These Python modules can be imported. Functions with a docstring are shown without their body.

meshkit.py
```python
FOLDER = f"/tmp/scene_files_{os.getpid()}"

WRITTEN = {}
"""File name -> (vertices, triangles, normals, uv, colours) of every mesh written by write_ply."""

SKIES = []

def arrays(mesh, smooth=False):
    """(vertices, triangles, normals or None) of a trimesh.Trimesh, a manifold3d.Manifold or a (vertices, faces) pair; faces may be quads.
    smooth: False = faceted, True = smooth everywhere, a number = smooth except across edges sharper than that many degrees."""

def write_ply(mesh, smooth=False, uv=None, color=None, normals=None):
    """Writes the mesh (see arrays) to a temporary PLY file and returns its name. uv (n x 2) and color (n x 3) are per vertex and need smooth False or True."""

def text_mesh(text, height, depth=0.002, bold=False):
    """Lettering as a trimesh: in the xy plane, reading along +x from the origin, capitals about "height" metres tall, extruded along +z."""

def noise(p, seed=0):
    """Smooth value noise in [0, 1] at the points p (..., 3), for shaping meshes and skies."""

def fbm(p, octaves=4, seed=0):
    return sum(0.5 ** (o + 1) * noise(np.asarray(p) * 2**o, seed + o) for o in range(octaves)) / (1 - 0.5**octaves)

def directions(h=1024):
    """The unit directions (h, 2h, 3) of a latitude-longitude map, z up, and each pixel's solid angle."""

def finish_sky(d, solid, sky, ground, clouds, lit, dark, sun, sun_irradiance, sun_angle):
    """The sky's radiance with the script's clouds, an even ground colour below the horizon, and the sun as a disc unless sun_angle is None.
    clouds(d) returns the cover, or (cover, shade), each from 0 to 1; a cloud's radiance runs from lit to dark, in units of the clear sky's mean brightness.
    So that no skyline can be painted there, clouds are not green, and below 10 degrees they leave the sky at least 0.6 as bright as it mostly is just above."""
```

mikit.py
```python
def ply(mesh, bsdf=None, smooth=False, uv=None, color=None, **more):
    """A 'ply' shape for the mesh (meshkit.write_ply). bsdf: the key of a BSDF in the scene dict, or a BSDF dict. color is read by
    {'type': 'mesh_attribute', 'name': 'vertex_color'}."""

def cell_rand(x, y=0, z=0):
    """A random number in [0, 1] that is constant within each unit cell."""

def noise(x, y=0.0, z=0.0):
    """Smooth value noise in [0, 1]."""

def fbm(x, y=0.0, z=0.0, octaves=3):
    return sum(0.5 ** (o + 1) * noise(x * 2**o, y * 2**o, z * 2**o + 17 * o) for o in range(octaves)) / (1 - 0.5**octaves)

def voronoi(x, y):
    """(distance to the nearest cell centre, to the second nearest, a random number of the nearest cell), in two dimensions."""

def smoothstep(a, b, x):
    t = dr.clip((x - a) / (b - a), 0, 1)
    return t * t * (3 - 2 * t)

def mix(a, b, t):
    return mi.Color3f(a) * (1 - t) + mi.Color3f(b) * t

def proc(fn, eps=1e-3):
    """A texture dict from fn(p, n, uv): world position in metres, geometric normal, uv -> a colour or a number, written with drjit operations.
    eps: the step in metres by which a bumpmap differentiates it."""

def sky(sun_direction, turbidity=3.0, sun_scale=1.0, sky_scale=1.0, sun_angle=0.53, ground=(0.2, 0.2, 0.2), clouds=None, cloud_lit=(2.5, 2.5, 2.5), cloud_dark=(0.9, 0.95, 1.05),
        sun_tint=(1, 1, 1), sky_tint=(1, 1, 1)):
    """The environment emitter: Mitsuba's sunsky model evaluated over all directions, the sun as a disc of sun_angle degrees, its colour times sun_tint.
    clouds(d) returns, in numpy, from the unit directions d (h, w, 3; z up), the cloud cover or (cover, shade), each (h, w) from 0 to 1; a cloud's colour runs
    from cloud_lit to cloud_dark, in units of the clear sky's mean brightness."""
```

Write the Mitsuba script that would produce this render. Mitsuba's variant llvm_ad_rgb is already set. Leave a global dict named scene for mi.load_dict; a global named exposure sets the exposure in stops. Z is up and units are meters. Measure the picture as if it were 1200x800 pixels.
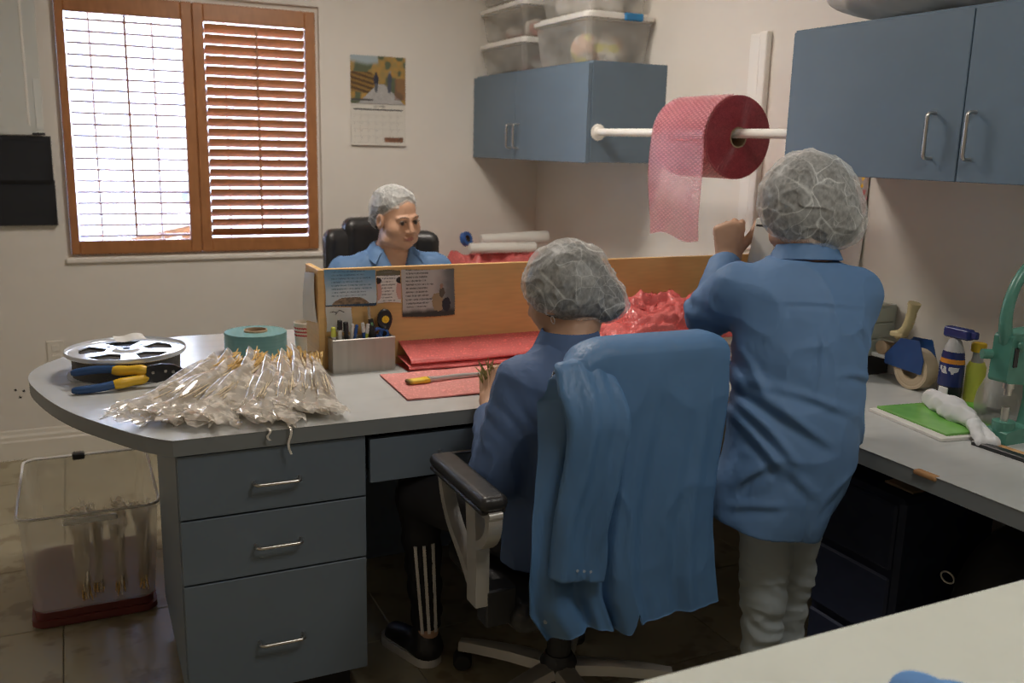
import math, random
import numpy as np, trimesh, mitsuba as mi, drjit as dr
import manifold3d as m3
from shapely.geometry import Polygon
import mikit, meshkit
T = mi.ScalarTransform4f
scene, labels = {}, {}
rng = np.random.default_rng(7)

# ------------------------------------------------------------------ camera, sky, lamps, exposure
CAM = np.array([0.0, 0.0, 1.46])
def _axes(yaw, pitch, roll):
    cy, sy = math.cos(yaw), math.sin(yaw)
    f = np.array([sy * math.cos(pitch), cy * math.cos(pitch), -math.sin(pitch)])
    r = np.array([cy, -sy, 0.0]); d = np.cross(f, r)
    c, s = math.cos(roll), math.sin(roll)
    return r * c + d * s, d * c - r * s, f
_r, _d, _f = _axes(0.44700, 0.20867, -0.02404)
scene['camera'] = {'type': 'thinlens', 'fov': math.degrees(2 * math.atan(600 / 1075.66)), 'fov_axis': 'x', 'near_clip': 0.05, 'far_clip': 200.0,
                   'aperture_radius': 0.0045, 'focus_distance': 2.25,
                   'to_world': T().look_at(origin=CAM.tolist(), target=(CAM + _f).tolist(), up=(-_d).tolist())}
exposure = 0.0
scene['sky'] = mikit.sky((-0.35, -0.62, 0.70), turbidity=3.5, sun_scale=16.0, sky_scale=62.0, ground=(0.5, 0.47, 0.42), sky_tint=(0.84, 0.97, 1.18))
LAMP_MAIN = (34.0, 31.0, 27.6)     # radiance of the two ceiling lamps
LAMP_NEAR = (13.0, 12.6, 11.8)

# ------------------------------------------------------------------ helpers
def put(key, mesh, mat, smooth=False, label=None, cat=None, group=None, kind=None, **more):
    if key in scene:
        n = 1
        while f'{key}_{n:03d}' in scene: n += 1
        key = f'{key}_{n:03d}'
    scene[key] = mesh if isinstance(mesh, dict) else mikit.ply(mesh, mat, smooth, **more)
    tag(key, label, cat, group, kind)
    return key
def tag(key, label=None, cat=None, group=None, kind=None):
    e = {k: v for k, v in dict(label=label, category=cat, group=group, kind=kind).items() if v}
    if e: labels.setdefault(key, {}).update(e)
    return key
def copy_of(d, m):
    """The same shape dict under another matrix (numpy 4x4)."""
    return {**d, 'to_world': T(np.asarray(m, float).tolist())}
def mat4(loc=(0, 0, 0), rz=0.0, rx=0.0, ry=0.0, s=1.0):
    m = trimesh.transformations.euler_matrix(rx, ry, rz, 'sxyz'); m[:3, :3] *= s; m[:3, 3] = loc
    return m
def xf(mesh, *a, **k):
    m = mesh.copy(); m.apply_transform(mat4(*a, **k)); return m
def cat_m(ms): return trimesh.util.concatenate(ms)
def box(x0, x1, y0, y1, z0, z1, b=0.0):
    """A box, its edges chamfered by b."""
    if b <= 0:
        m = trimesh.creation.box((x1 - x0, y1 - y0, z1 - z0)); m.apply_translation(((x0 + x1) / 2, (y0 + y1) / 2, (z0 + z1) / 2)); return m
    b = min(b, 0.49 * min(x1 - x0, y1 - y0, z1 - z0)); p = []
    for sx in (0, 1):
        for sy in (0, 1):
            for sz in (0, 1):
                c = np.array([x1 if sx else x0, y1 if sy else y0, z1 if sz else z0]); g = np.array([1 - 2 * sx, 1 - 2 * sy, 1 - 2 * sz]) * b
                for k in range(3):
                    q = c + g; q[k] = c[k]; p.append(q)
    return trimesh.convex.convex_hull(np.array(p))
def rbox(x0, x1, y0, y1, z0, z1, r, n=8):
    """A box rounded with spheres of radius r."""
    s = m3.Manifold.sphere(r, n * 4)
    m = m3.Manifold.batch_hull([s.translate((x, y, z)) for x in (x0 + r, x1 - r) for y in (y0 + r, y1 - r) for z in (z0 + r, z1 - r)])
    return from_m(m)
def from_m(m):
    q = m.to_mesh(); return trimesh.Trimesh(q.vert_properties[:, :3], q.tri_verts, process=False)
def prism(poly, z0, z1):
    m = trimesh.creation.extrude_polygon(poly if isinstance(poly, Polygon) else Polygon(poly), z1 - z0, engine='earcut'); m.apply_translation((0, 0, z0)); return m
def lathe(prof, n=32):
    return trimesh.creation.revolve(np.array(prof, float), sections=n)
def spline(pts, n=24):
    from scipy.interpolate import CubicSpline
    p = np.array(pts, float); t = np.r_[0, np.cumsum(np.linalg.norm(np.diff(p, axis=0), axis=1))]
    return CubicSpline(t, p)(np.linspace(0, t[-1], n))
def tube(pts, r, sides=8, caps=True):
    p = np.array(pts, float); n = len(p); r = np.broadcast_to(r, (n,))
    t = np.gradient(p, axis=0); t /= np.linalg.norm(t, axis=1, keepdims=True) + 1e-12
    a = np.cross(t[0], [0, 0, 1.0] if abs(t[0][2]) < 0.9 else [1.0, 0, 0]); A = []
    for i in range(n):
        a = a - t[i] * (a @ t[i]); a /= np.linalg.norm(a) + 1e-12; A.append(a)
    A = np.array(A); B = np.cross(t, A); w = np.arange(sides) * 2 * np.pi / sides
    v = (p[:, None] + r[:, None, None] * (np.cos(w)[None, :, None] * A[:, None] + np.sin(w)[None, :, None] * B[:, None])).reshape(-1, 3)
    i, j = np.meshgrid(np.arange(n - 1), np.arange(sides), indexing='ij'); k = (j + 1) % sides
    q = np.stack([i * sides + j, i * sides + k, (i + 1) * sides + k, (i + 1) * sides + j], -1).reshape(-1, 4)
    f = [q[:, [0, 1, 2]], q[:, [0, 2, 3]]]
    if caps:
        v = np.vstack([v, p[0], p[-1]]); c = np.arange(sides); d = (c + 1) % sides
        f += [np.stack([d, c, np.full(sides, len(v) - 2)], 1), np.stack([c + (n - 1) * sides, d + (n - 1) * sides, np.full(sides, len(v) - 1)], 1)]
    return trimesh.Trimesh(v, np.vstack(f), process=False)
def sheet(P, thick=0.0):
    """A grid of points (nu, nv, 3) as a sheet, with thickness along its normals if given."""
    nu, nv = P.shape[:2]; i, j = np.meshgrid(np.arange(nu - 1), np.arange(nv - 1), indexing='ij')
    q = np.stack([i * nv + j, (i + 1) * nv + j, (i + 1) * nv + j + 1, i * nv + j + 1], -1).reshape(-1, 4)
    f = np.vstack([q[:, [0, 1, 2]], q[:, [0, 2, 3]]]); m = trimesh.Trimesh(P.reshape(-1, 3), f, process=False)
    if thick <= 0: return m
    n = np.array(m.vertex_normals); N = len(m.vertices); v = np.vstack([m.vertices + n * thick / 2, m.vertices - n * thick / 2])
    rim = np.r_[np.arange(nv), np.arange(1, nu) * nv + nv - 1, (nu - 1) * nv + np.arange(nv - 2, -1, -1), np.arange(nu - 2, 0, -1) * nv]
    r2 = np.roll(rim, -1)
    return trimesh.Trimesh(v, np.vstack([f, f[:, ::-1] + N, np.stack([rim, rim + N, r2 + N], 1), np.stack([rim, r2 + N, r2], 1)]), process=False)
def wire_handle(a, b, out, r=0.0045, rise=0.028):
    """A bent-rod pull from a to b standing off along out."""
    a, b, o = (np.array(v, float) for v in (a, b, out)); u = (b - a) / np.linalg.norm(b - a); c = 0.010
    pts = [a - o * 0.001, a + o * (rise - c)] + [a + o * (rise - c) + c * (o * math.sin(t) + u * (1 - math.cos(t))) for t in (0.5, 1.0, 1.571)]
    pts += [b + o * (rise - c) + c * (o * math.cos(t) - u * (1 - math.sin(t))) for t in (0.0, 0.55, 1.1)] + [b + o * (rise - c), b - o * 0.001]
    return tube(pts, r, 10)

# ---- implicit surfaces: a block-sparse field turned into a mesh by surface nets
def surface_nets(f, lo, hi, h):
    lo, hi = np.array(lo, float), np.array(hi, float); K = 6
    nb = np.ceil((hi - lo) / (h * K)).astype(int) + 1; n = nb * K + 1
    c = [lo[k] + (np.arange(nb[k]) + 0.5) * K * h for k in range(3)]
    X = np.stack(np.meshgrid(*c, indexing='ij'), -1).reshape(-1, 3); d = f(X)
    act = np.abs(d) < K * h * 0.95 + 0.010
    F = np.repeat(np.repeat(np.repeat(np.where(d < 0, -1.0, 1.0).reshape(nb), K, 0), K, 1), K, 2).astype(np.float32)
    F = np.pad(F, ((0, 1),) * 3, mode='edge')
    idx = np.stack(np.unravel_index(np.nonzero(act)[0], nb), 1) * K
    o = np.stack(np.meshgrid(*[np.arange(K)] * 3, indexing='ij'), -1).reshape(1, -1, 3)
    for s in range(0, len(idx), 2000):
        g = (idx[s:s + 2000, None] + o).reshape(-1, 3); F[g[:, 0], g[:, 1], g[:, 2]] = f(lo + g * h)
    F[0], F[-1], F[:, 0], F[:, -1], F[:, :, 0], F[:, :, -1] = (np.maximum(a, 1e-4) for a in (F[0], F[-1], F[:, 0], F[:, -1], F[:, :, 0], F[:, :, -1]))
    neg = F < 0; cnt = np.zeros(np.array(F.shape) - 1, np.int8)
    for a, b, cc in np.ndindex(2, 2, 2): cnt += neg[a:neg.shape[0] - 1 + a, b:neg.shape[1] - 1 + b, cc:neg.shape[2] - 1 + cc]
    cell = np.argwhere((cnt > 0) & (cnt < 8)); vid = np.full(cnt.shape, -1, np.int64); vid[tuple(cell.T)] = np.arange(len(cell))
    acc, wt = np.zeros((len(cell), 3)), np.zeros(len(cell))
    corners = list(np.ndindex(2, 2, 2))
    for p in corners:
        for k in range(3):
            if p[k]: continue
            q = list(p); q[k] = 1
            va, vb = F[tuple((cell + p).T)], F[tuple((cell + q).T)]; m = (va < 0) != (vb < 0)
            t = np.where(m, va / np.where(m, va - vb, 1), 0); pos = np.array(p, float) + np.eye(3)[k] * t[:, None]
            acc += pos * m[:, None]; wt += m
    V = lo + (cell + acc / wt[:, None]) * h; faces = []
    for k in range(3):
        u, w = (k + 1) % 3, (k + 2) % 3
        sl = [slice(None)] * 3; sl2 = [slice(None)] * 3; sl[k] = slice(0, -1); sl2[k] = slice(1, None)
        e = np.argwhere(neg[tuple(sl)] != neg[tuple(sl2)]); e = e[(e[:, u] > 0) & (e[:, w] > 0) & (e[:, u] < F.shape[u] - 1) & (e[:, w] < F.shape[w] - 1)]
        inside = neg[tuple(e.T)]; U, W = np.eye(3, dtype=int)[u], np.eye(3, dtype=int)[w]
        a, b, c2, d2 = (vid[tuple((e - s).T)] for s in (U * 0, U, U + W, W))
        quad = np.where(inside[:, None], np.stack([a, b, c2, d2], 1), np.stack([a, d2, c2, b], 1))
        faces += [quad[:, [0, 1, 2]], quad[:, [0, 2, 3]]]
    return trimesh.Trimesh(V, np.vstack(faces), process=False)
def smin(a, b, k):
    h = np.clip(0.5 + 0.5 * (b - a) / k, 0, 1); return b * (1 - h) + a * h - k * h * (1 - h)
def smax(a, b, k): return -smin(-a, -b, k)
def cone(p, a, b, ra, rb):
    """Distance to a round cone (approximate, good for small taper)."""
    a, b = np.array(a, float), np.array(b, float); ab = b - a; t = np.clip(((p - a) @ ab) / (ab @ ab), 0, 1)
    return np.linalg.norm(p - a - t[:, None] * ab, axis=1) - (ra + (rb - ra) * t)
def ell(p, c, r, R=None):
    q = p - np.array(c, float)
    if R is not None: q = q @ np.asarray(R)
    r = np.array(r, float); k0 = np.linalg.norm(q / r, axis=1); k1 = np.linalg.norm(q / r ** 2, axis=1)
    return np.where(k1 > 1e-9, k0 * (k0 - 1) / np.maximum(k1, 1e-9), -r.min())
def loft(p, rings, ex=2.3):
    """Distance-like field of a stack of superellipses: rings rows (z, cx, cy, a, b, angle), a along the direction 'angle'."""
    r = np.array(rings, float); z = np.clip(p[:, 2], r[0, 0], r[-1, 0])
    from scipy.interpolate import PchipInterpolator
    g = PchipInterpolator(r[:, 0], r[:, 1:])(z)
    x, y = p[:, 0] - g[:, 0], p[:, 1] - g[:, 1]; c, s = np.cos(g[:, 4]), np.sin(g[:, 4])
    u, v = (x * c + y * s) / g[:, 2], (-x * s + y * c) / g[:, 3]
    k = (np.abs(u) ** ex + np.abs(v) ** ex) ** (1 / ex); m = np.minimum(g[:, 2], g[:, 3])
    rad = np.hypot(x, y); d = np.where(k > 1e-6, rad * (1 - 1 / np.maximum(k, 1e-6)), -m); d = np.maximum(d, -m)
    dz = np.maximum(r[0, 0] - p[:, 2], p[:, 2] - r[-1, 0])
    return np.where(dz > 0, np.hypot(np.maximum(d, 0), dz), np.maximum(d, dz))
def noise3(p, s, seed=0, oct=2): return meshkit.fbm(np.asarray(p) * s, oct, seed)
def ridge(p, s, seed=0): return 1 - np.abs(2 * meshkit.noise(np.asarray(p) * s, seed) - 1)

# ------------------------------------------------------------------ materials
def P(name, color, rough=0.5, spec=0.5, metal=0.0, bump=None, bs=0.001, eps=1e-3, two=True, **kw):
    c = mikit.proc(color) if callable(color) else {'type': 'rgb', 'value': list(color)}
    b = {'type': 'principled', 'base_color': c, 'roughness': float(rough), 'specular': float(spec), 'metallic': float(metal), **kw}
    if bump is not None: b = {'type': 'bumpmap', 'arbitrary': mikit.proc(bump, eps), 'scale': float(bs), 'bsdf': b}
    scene[name] = {'type': 'twosided', 'bsdf': b} if two else b
    return name
def lin(r, g, b): return tuple((v / 255 / 12.92 if v < 10 else ((v / 255 + 0.055) / 1.055) ** 2.4) for v in (r, g, b))
N, FB, V, SS, MIX = mikit.noise, mikit.fbm, mikit.voronoi, mikit.smoothstep, mikit.mix
P('m_wall', lambda p, n, uv: MIX((.705, .665, .605), (.755, .715, .655), FB(p.x * 1.3, p.y * 1.3, p.z * 1.3, 4)), 0.75, 0.3, bump=lambda p, n, uv: FB(p.x * 70, p.y * 70, p.z * 70, 3), bs=0.0012)
P('m_white', (.78, .76, .71), 0.5)
P('m_trim', (.74, .70, .62), 0.4)
def wood(p, n, uv):
    g = FB(p.x * 9, p.y * 9 + p.z * 0.0, p.z * 9, 2) * 0.6 + FB(p.x * 60, p.y * 60, p.z * 12, 3)
    return MIX((.27, .105, .035), (.46, .20, .075), g * 0.62)
P('m_shutter', wood, 0.38)
def slat_wood(p, n, uv):
    return MIX((.34, .135, .05), (.52, .23, .09), FB(p.x * 8, p.y * 90, p.z * 90, 3))
P('m_slat', slat_wood, 0.4)
P('m_blue', lambda p, n, uv: MIX((.104, .152, .205), (.120, .172, .228), FB(p.x * 6, p.y * 6, p.z * 6, 3)), 0.42, 0.45)
P('m_drawer', lambda p, n, uv: MIX((.122, .156, .195), (.138, .173, .213), FB(p.x * 6, p.y * 6, p.z * 6, 3)), 0.42, 0.45)
P('m_gap', (.012, .012, .013), 0.8)
def lam(p, n, uv):
    return MIX((.40, .41, .405), (.445, .455, .445), FB(p.x * 14, p.y * 14, p.z * 14, 4)) * (1 - 0.05 * SS(0.55, 0.8, FB(p.x * 5, p.y * 24, 0, 4)))
P('m_top', lam, 0.31, 1.0)
P('m_top_light', lambda p, n, uv: MIX((.60, .615, .545), (.64, .655, .585), FB(p.x * 9, p.y * 9, 0, 4)), 0.45, 0.4)
P('m_band', (.19, .205, .21), 0.4)
P('m_steel', (.62, .59, .54), 0.28, metal=1.0)
P('m_black', (.016, .016, .018), 0.45)
def tile(p, n, uv):
    a = FB(p.x * 3, p.y * 3, 3, 4); b = FB(p.x * 14, p.y * 14, 0, 4)
    c = MIX((.27, .24, .155), (.41, .37, .26), a)
    return MIX(c, (.20, .155, .095), SS(0.55, 0.75, b) * 0.6)
P('m_tile', tile, 0.35, 0.5)
P('m_grout', (.20, .18, .14), 0.9)
scene['m_glass'] = {'type': 'thindielectric', 'int_ior': 1.5}
# ------------------------------------------------------------------ the room
XR, YB, ZC = 2.331, 4.60, 2.60        # right wall, back wall, ceiling
XL, YF = -1.55, -1.60
WX0, WX1, WZ0, WZ1 = -0.035, 1.132, 0.915, 2.095    # the window opening
ring = Polygon([(XL - .15, 0), (XR + .15, 0), (XR + .15, ZC + .1), (XL - .15, ZC + .1)], [[(WX0, WZ0), (WX1, WZ0), (WX1, WZ1), (WX0, WZ1)]])
m = prism(ring, 0, 0.20); m.apply_transform(np.array([[1, 0, 0, 0], [0, 0, -1, YB + .20], [0, 1, 0, 0], [0, 0, 0, 1.0]])); m.fix_normals()
put('wall_back', m, 'm_wall', kind='structure', label='cream plaster back wall around the shuttered window')
put('wall_right', box(XR, XR + .15, YF, YB, 0, ZC), 'm_wall', kind='structure', label='cream plaster right wall behind the blue cabinets')
put('wall_left', box(XL - .15, XL, YF, YB, 0, ZC), 'm_wall', kind='structure', label='cream plaster left wall')
put('wall_front', box(XL - .15, XR + .15, YF - .15, YF, 0, ZC), 'm_wall', kind='structure', label='cream plaster wall behind the camera')
put('ceiling', box(XL - .15, XR + .15, YF - .15, YB + .2, ZC, ZC + .1), 'm_wall', kind='structure', label='plain cream ceiling')
put('floor', box(XL - .15, XR + .15, YF - .15, YB + .2, -0.12, -0.006), 'm_grout', kind='structure', label='stone tiled floor')
# tiles of the floor, each its own piece
TS = 0.457; x0 = -0.110 - 3 * TS; y0 = 2.43 - 9 * TS
tile_ply = [mikit.ply(box(-TS / 2 + .0015, TS / 2 - .0015, -TS / 2 + .0015, TS / 2 - .0015, -0.012, 0, .002), 'm_tile')]
for i in range(9):
    for j in range(14):
        a0, a1 = max(x0 + i * TS, XL), min(x0 + (i + 1) * TS, XR); b0, b1 = max(y0 + j * TS, YF), min(y0 + (j + 1) * TS, YB)
        if a1 - a0 < .02 or b1 - b0 < .02: continue
        if a1 - a0 > TS - .001 and b1 - b0 > TS - .001:
            put('floor__tile', copy_of(tile_ply[0], mat4(((a0 + a1) / 2, (b0 + b1) / 2, -0.0004 * ((i * 7 + j * 3) % 3)))), None)
        else: put('floor__tile', box(a0 + .0015, a1 - .0015, b0 + .0015, b1 - .0015, -0.012, 0, .002), 'm_tile')
# moulded baseboards
prof = [(0, 0), (.016, 0), (.016, .085), (.012, .092), (.012, .108), (.007, .118), (.005, .135), (0, .138)]
m = prism([(YB - d, z) for d, z in prof], XL, XR); m.apply_transform(np.array([[0, 0, 1, 0], [1, 0, 0, 0], [0, 1, 0, 0], [0, 0, 0, 1.0]])); m.fix_normals()
put('baseboard_back', m, 'm_trim', kind='structure', label='moulded cream baseboard under the back wall')
m = prism([(XR - d, z) for d, z in prof], -4.58, 1.6); m.apply_transform(np.array([[1, 0, 0, 0], [0, 0, -1, 0], [0, 1, 0, 0], [0, 0, 0, 1.0]])); m.fix_normals()
put('baseboard_right', m, 'm_trim', kind='structure', label='moulded cream baseboard under the right wall')

# ceiling lamps (they light the room; above the frame)
def ceiling_lamp(x, y, w, d, rad, label):
    k = put('ceiling_lamp__frame', cat_m([box(x - w / 2 - .03, x - w / 2, y - d / 2 - .03, y + d / 2 + .03, ZC - .035, ZC, .003), box(x + w / 2, x + w / 2 + .03, y - d / 2 - .03, y + d / 2 + .03, ZC - .035, ZC, .003),
        box(x - w / 2, x + w / 2, y - d / 2 - .03, y - d / 2, ZC - .035, ZC, .003), box(x - w / 2, x + w / 2, y + d / 2, y + d / 2 + .03, ZC - .035, ZC, .003)]), 'm_white') if 'ceiling_lamp__frame' not in scene else None
    top = 'ceiling_lamp' if k else 'ceiling_lamp_001'
    if not k: put(top + '__frame', cat_m([box(x - w / 2 - .03, x - w / 2, y - d / 2, y + d / 2, ZC - .035, ZC, .003), box(x + w / 2, x + w / 2 + .03, y - d / 2, y + d / 2, ZC - .035, ZC, .003)]), 'm_white')
    v = np.array([[x - w / 2, y - d / 2, ZC - .02], [x + w / 2, y - d / 2, ZC - .02], [x + w / 2, y + d / 2, ZC - .02], [x - w / 2, y + d / 2, ZC - .02]])
    scene[top + '__diffuser'] = {**mikit.ply((v, np.array([[0, 2, 1], [0, 3, 2]])), 'm_white'), 'emitter': {'type': 'area', 'radiance': {'type': 'rgb', 'value': list(rad)}}}
    tag(top, label, 'ceiling lamp')
ceiling_lamp(1.02, 3.07, .50, .50, LAMP_MAIN, 'square ceiling lamp above the partition')
ceiling_lamp(1.15, 0.55, .60, .60, LAMP_NEAR, 'square ceiling lamp above the near counter')

# ------------------------------------------------------------------ the shuttered window
fz0, fz1, fy0, fy1 = 0.935, 2.068, YB - .006, YB + .034
for (a, b, c, d) in [(WX0, -.0165, WZ0, WZ1), (1.1125, WX1, WZ0, WZ1), (-.0165, 1.1125, WZ0, fz0 - .0005), (-.0165, 1.1125, fz1 + .0005, WZ1)]: put('window_1__jamb', box(a, b, YB + .026, YB + .110, c, d), 'm_wall')
for (a, b, c, d, nm) in [(-.016, .020, fz0, fz1, 'stile'), (.500, .5488, fz0, fz1, 'stile'), (.5505, .598, fz0, fz1, 'stile'), (1.062, 1.112, fz0, fz1, 'stile')]:
    put('window_1__' + nm, box(a, b, fy0, fy1, c, d, .004), 'm_shutter')
for (a, b, c, d) in [(.020, .500, fz0, .996), (.020, .500, 1.990, fz1), (.598, 1.062, fz0, 1.000), (.598, 1.062, 1.990, fz1)]:
    put('window_1__rail', box(a, b, fy0, fy1, c, d, .004), 'm_shutter')
tag('window_1', 'window with brown wooden louvre shutters, left panel open and right panel tilted shut', kind='structure')
def slat(L, w=.056, t=.0105):
    a = np.linspace(0, 2 * np.pi, 13)[:-1]; m = prism(np.stack([np.cos(a) * w / 2, np.sin(a) * t / 2], 1), -L / 2, L / 2)
    m.apply_transform(np.array([[0, 0, 1, 0], [1, 0, 0, 0], [0, 1, 0, 0], [0, 0, 0, 1.0]])); return m    # width along y, length along x
sl = mikit.ply(slat(.474), 'm_slat', 40); sr = mikit.ply(slat(.458), 'm_slat', 40)
for k in range(20): put('window_1__slat', copy_of(sl, mat4((.260, YB + .012, 1.018 + k * .0496), rx=0.02)), None)
for k in range(21): put('window_1__slat', copy_of(sr, mat4((.830, YB + .012, 1.026 + k * .0468), rx=-0.80)), None)
put('window_1__tilt_rod', box(.256, .266, YB - .030, YB - .019, 1.02, 1.985, .002), 'm_shutter')
put('window_1__tilt_rod', box(.826, .836, YB - .030, YB - .019, 1.03, 1.975, .002), 'm_shutter')
put('window_1__pane', sheet(np.array([[[WX0, YB + .13, WZ0], [WX0, YB + .13, WZ1]], [[WX1, YB + .13, WZ0], [WX1, YB + .13, WZ1]]], float)), 'm_glass')
for x in (.120, .385, .545, .705, .950): put('window_1__muntin', box(x - .005, x + .005, YB + .115, YB + .128, WZ0, WZ1, .002), 'm_white')
# rounded plaster sill
put('window_1__sill', box(WX0 - .01, WX1 + .01, YB - .016, YB + .12, .893, .922, .008), 'm_wall')

# ------------------------------------------------------------------ outside the window
P('m_outwall', lambda p, n, uv: MIX((.80, .79, .77), (.86, .85, .83), FB(p.x * .7, p.y, p.z * .7, 3)), 0.8)
P('m_outground', lambda p, n, uv: MIX((.50, .48, .44), (.62, .60, .56), FB(p.x, p.y, 0, 4)), 0.9)
put('ground', box(-20, 24, YB + .2, 40, -.30, -.20), 'm_outground', kind='structure', label='pale yard ground outside the window')
put('neighbour_building__wall', box(-9, 13, 13, 14, -.20, 5.5, .02), 'm_outwall'); put('neighbour_building__roof_edge', box(-9.2, 13.2, 12.8, 14, 5.5, 5.75, .02), 'm_white')
tag('neighbour_building', 'white building glaring in daylight beyond the open shutter', 'building')
P('m_signblue', (.08, .12, .32), 0.5); P('m_signwhite', (.62, .60, .60), 0.5)
put('sign_board__panel', box(.42, .80, 6.60, 6.62, 1.02, 1.14, .004), 'm_signwhite')
put('sign_board__emblem', xf(lathe([(0, 0), (.055, 0), (.055, .006), (0, .006)], 24), (.72, 6.60, 1.08), rx=math.pi / 2), 'm_signblue')
for x in (.46, .76): put('sign_board__post', box(x - .015, x + .015, 6.62, 6.65, -.2, 1.12, .003), 'm_signwhite')
tag('sign_board', 'white sign with dark blue round emblem seen through the open shutter', 'sign')
m = box(-.26, .24, -.02, .02, -.022, .022, .004)
put('leaning_board', xf(m, (.345, 5.0, .965), ry=-.21), 'm_shutter', label='brown wooden rail sloping across the bottom of the open shutter outside', cat='wooden rail')
put('leaning_board_post', box(.50, .55, 5.025, 5.08, -.2, 1.0, .004), 'm_shutter', label='brown post holding the sloping rail outside the window', cat='post')
P('m_car', (.42, .43, .47), 0.3)
put('parked_car__body', rbox(-1.2, .6, 9.2, 10.6, .0, .50, .12, 5), 'm_car'); put('parked_car__cabin', rbox(-.9, .1, 9.3, 10.5, .38, .72, .15, 5), 'm_car')
for x in (-.8, .4):
    for y in (9.25, 10.55): put('parked_car__wheel', xf(lathe([(0, -.08), (.27, -.08), (.30, -.05), (.30, .05), (.27, .08), (0, .08)], 20), (x, y, .10), rx=math.pi / 2), 'm_black')
tag('parked_car', 'pale low car washed out by glare outside the window', 'car')
# ------------------------------------------------------------------ desks and cabinets
ZT = 0.78
curve = spline([(.172, 2.153), (.10, 2.233), (.039, 2.335), (-.025, 2.452), (-.08, 2.589), (-.126, 2.753), (-.148, 2.902), (-.133, 3.006), (-.078, 3.117), (.02, 3.225), (.17, 3.318), (.35, 3.36)], 40)
outline = np.vstack([curve, [(1.653, 3.36), (1.653, 2.153)]])
def worktop(name, poly, label, cat='worktop', top='m_top'):
    p = Polygon(poly)
    put(name + '__core', prism(p.buffer(-.0015), ZT - .040, ZT - .0012), 'm_band')
    put(name + '__laminate', prism(p, ZT - .0012, ZT), top)
    tag(name, label, cat)
worktop('work_desk', outline, 'grey laminate desk top with a rounded left end, heaped with plastic bags')
worktop('side_counter', [(1.655, .905), (2.329, .905), (2.329, 4.597), (1.655, 4.597)], 'grey laminate counter along the right wall holding bottles and the green press')
worktop('near_counter', [(.30, .20), (2.329, .20), (2.329, .900), (.30, .900)], 'pale grey counter in the near right corner with a blue cloth', top='m_top_light')
P('m_chip', lambda p, n, uv: MIX((.30, .15, .06), (.42, .24, .11), FB(p.x * 60, p.y * 60, p.z * 60, 2)), 0.8)
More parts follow.
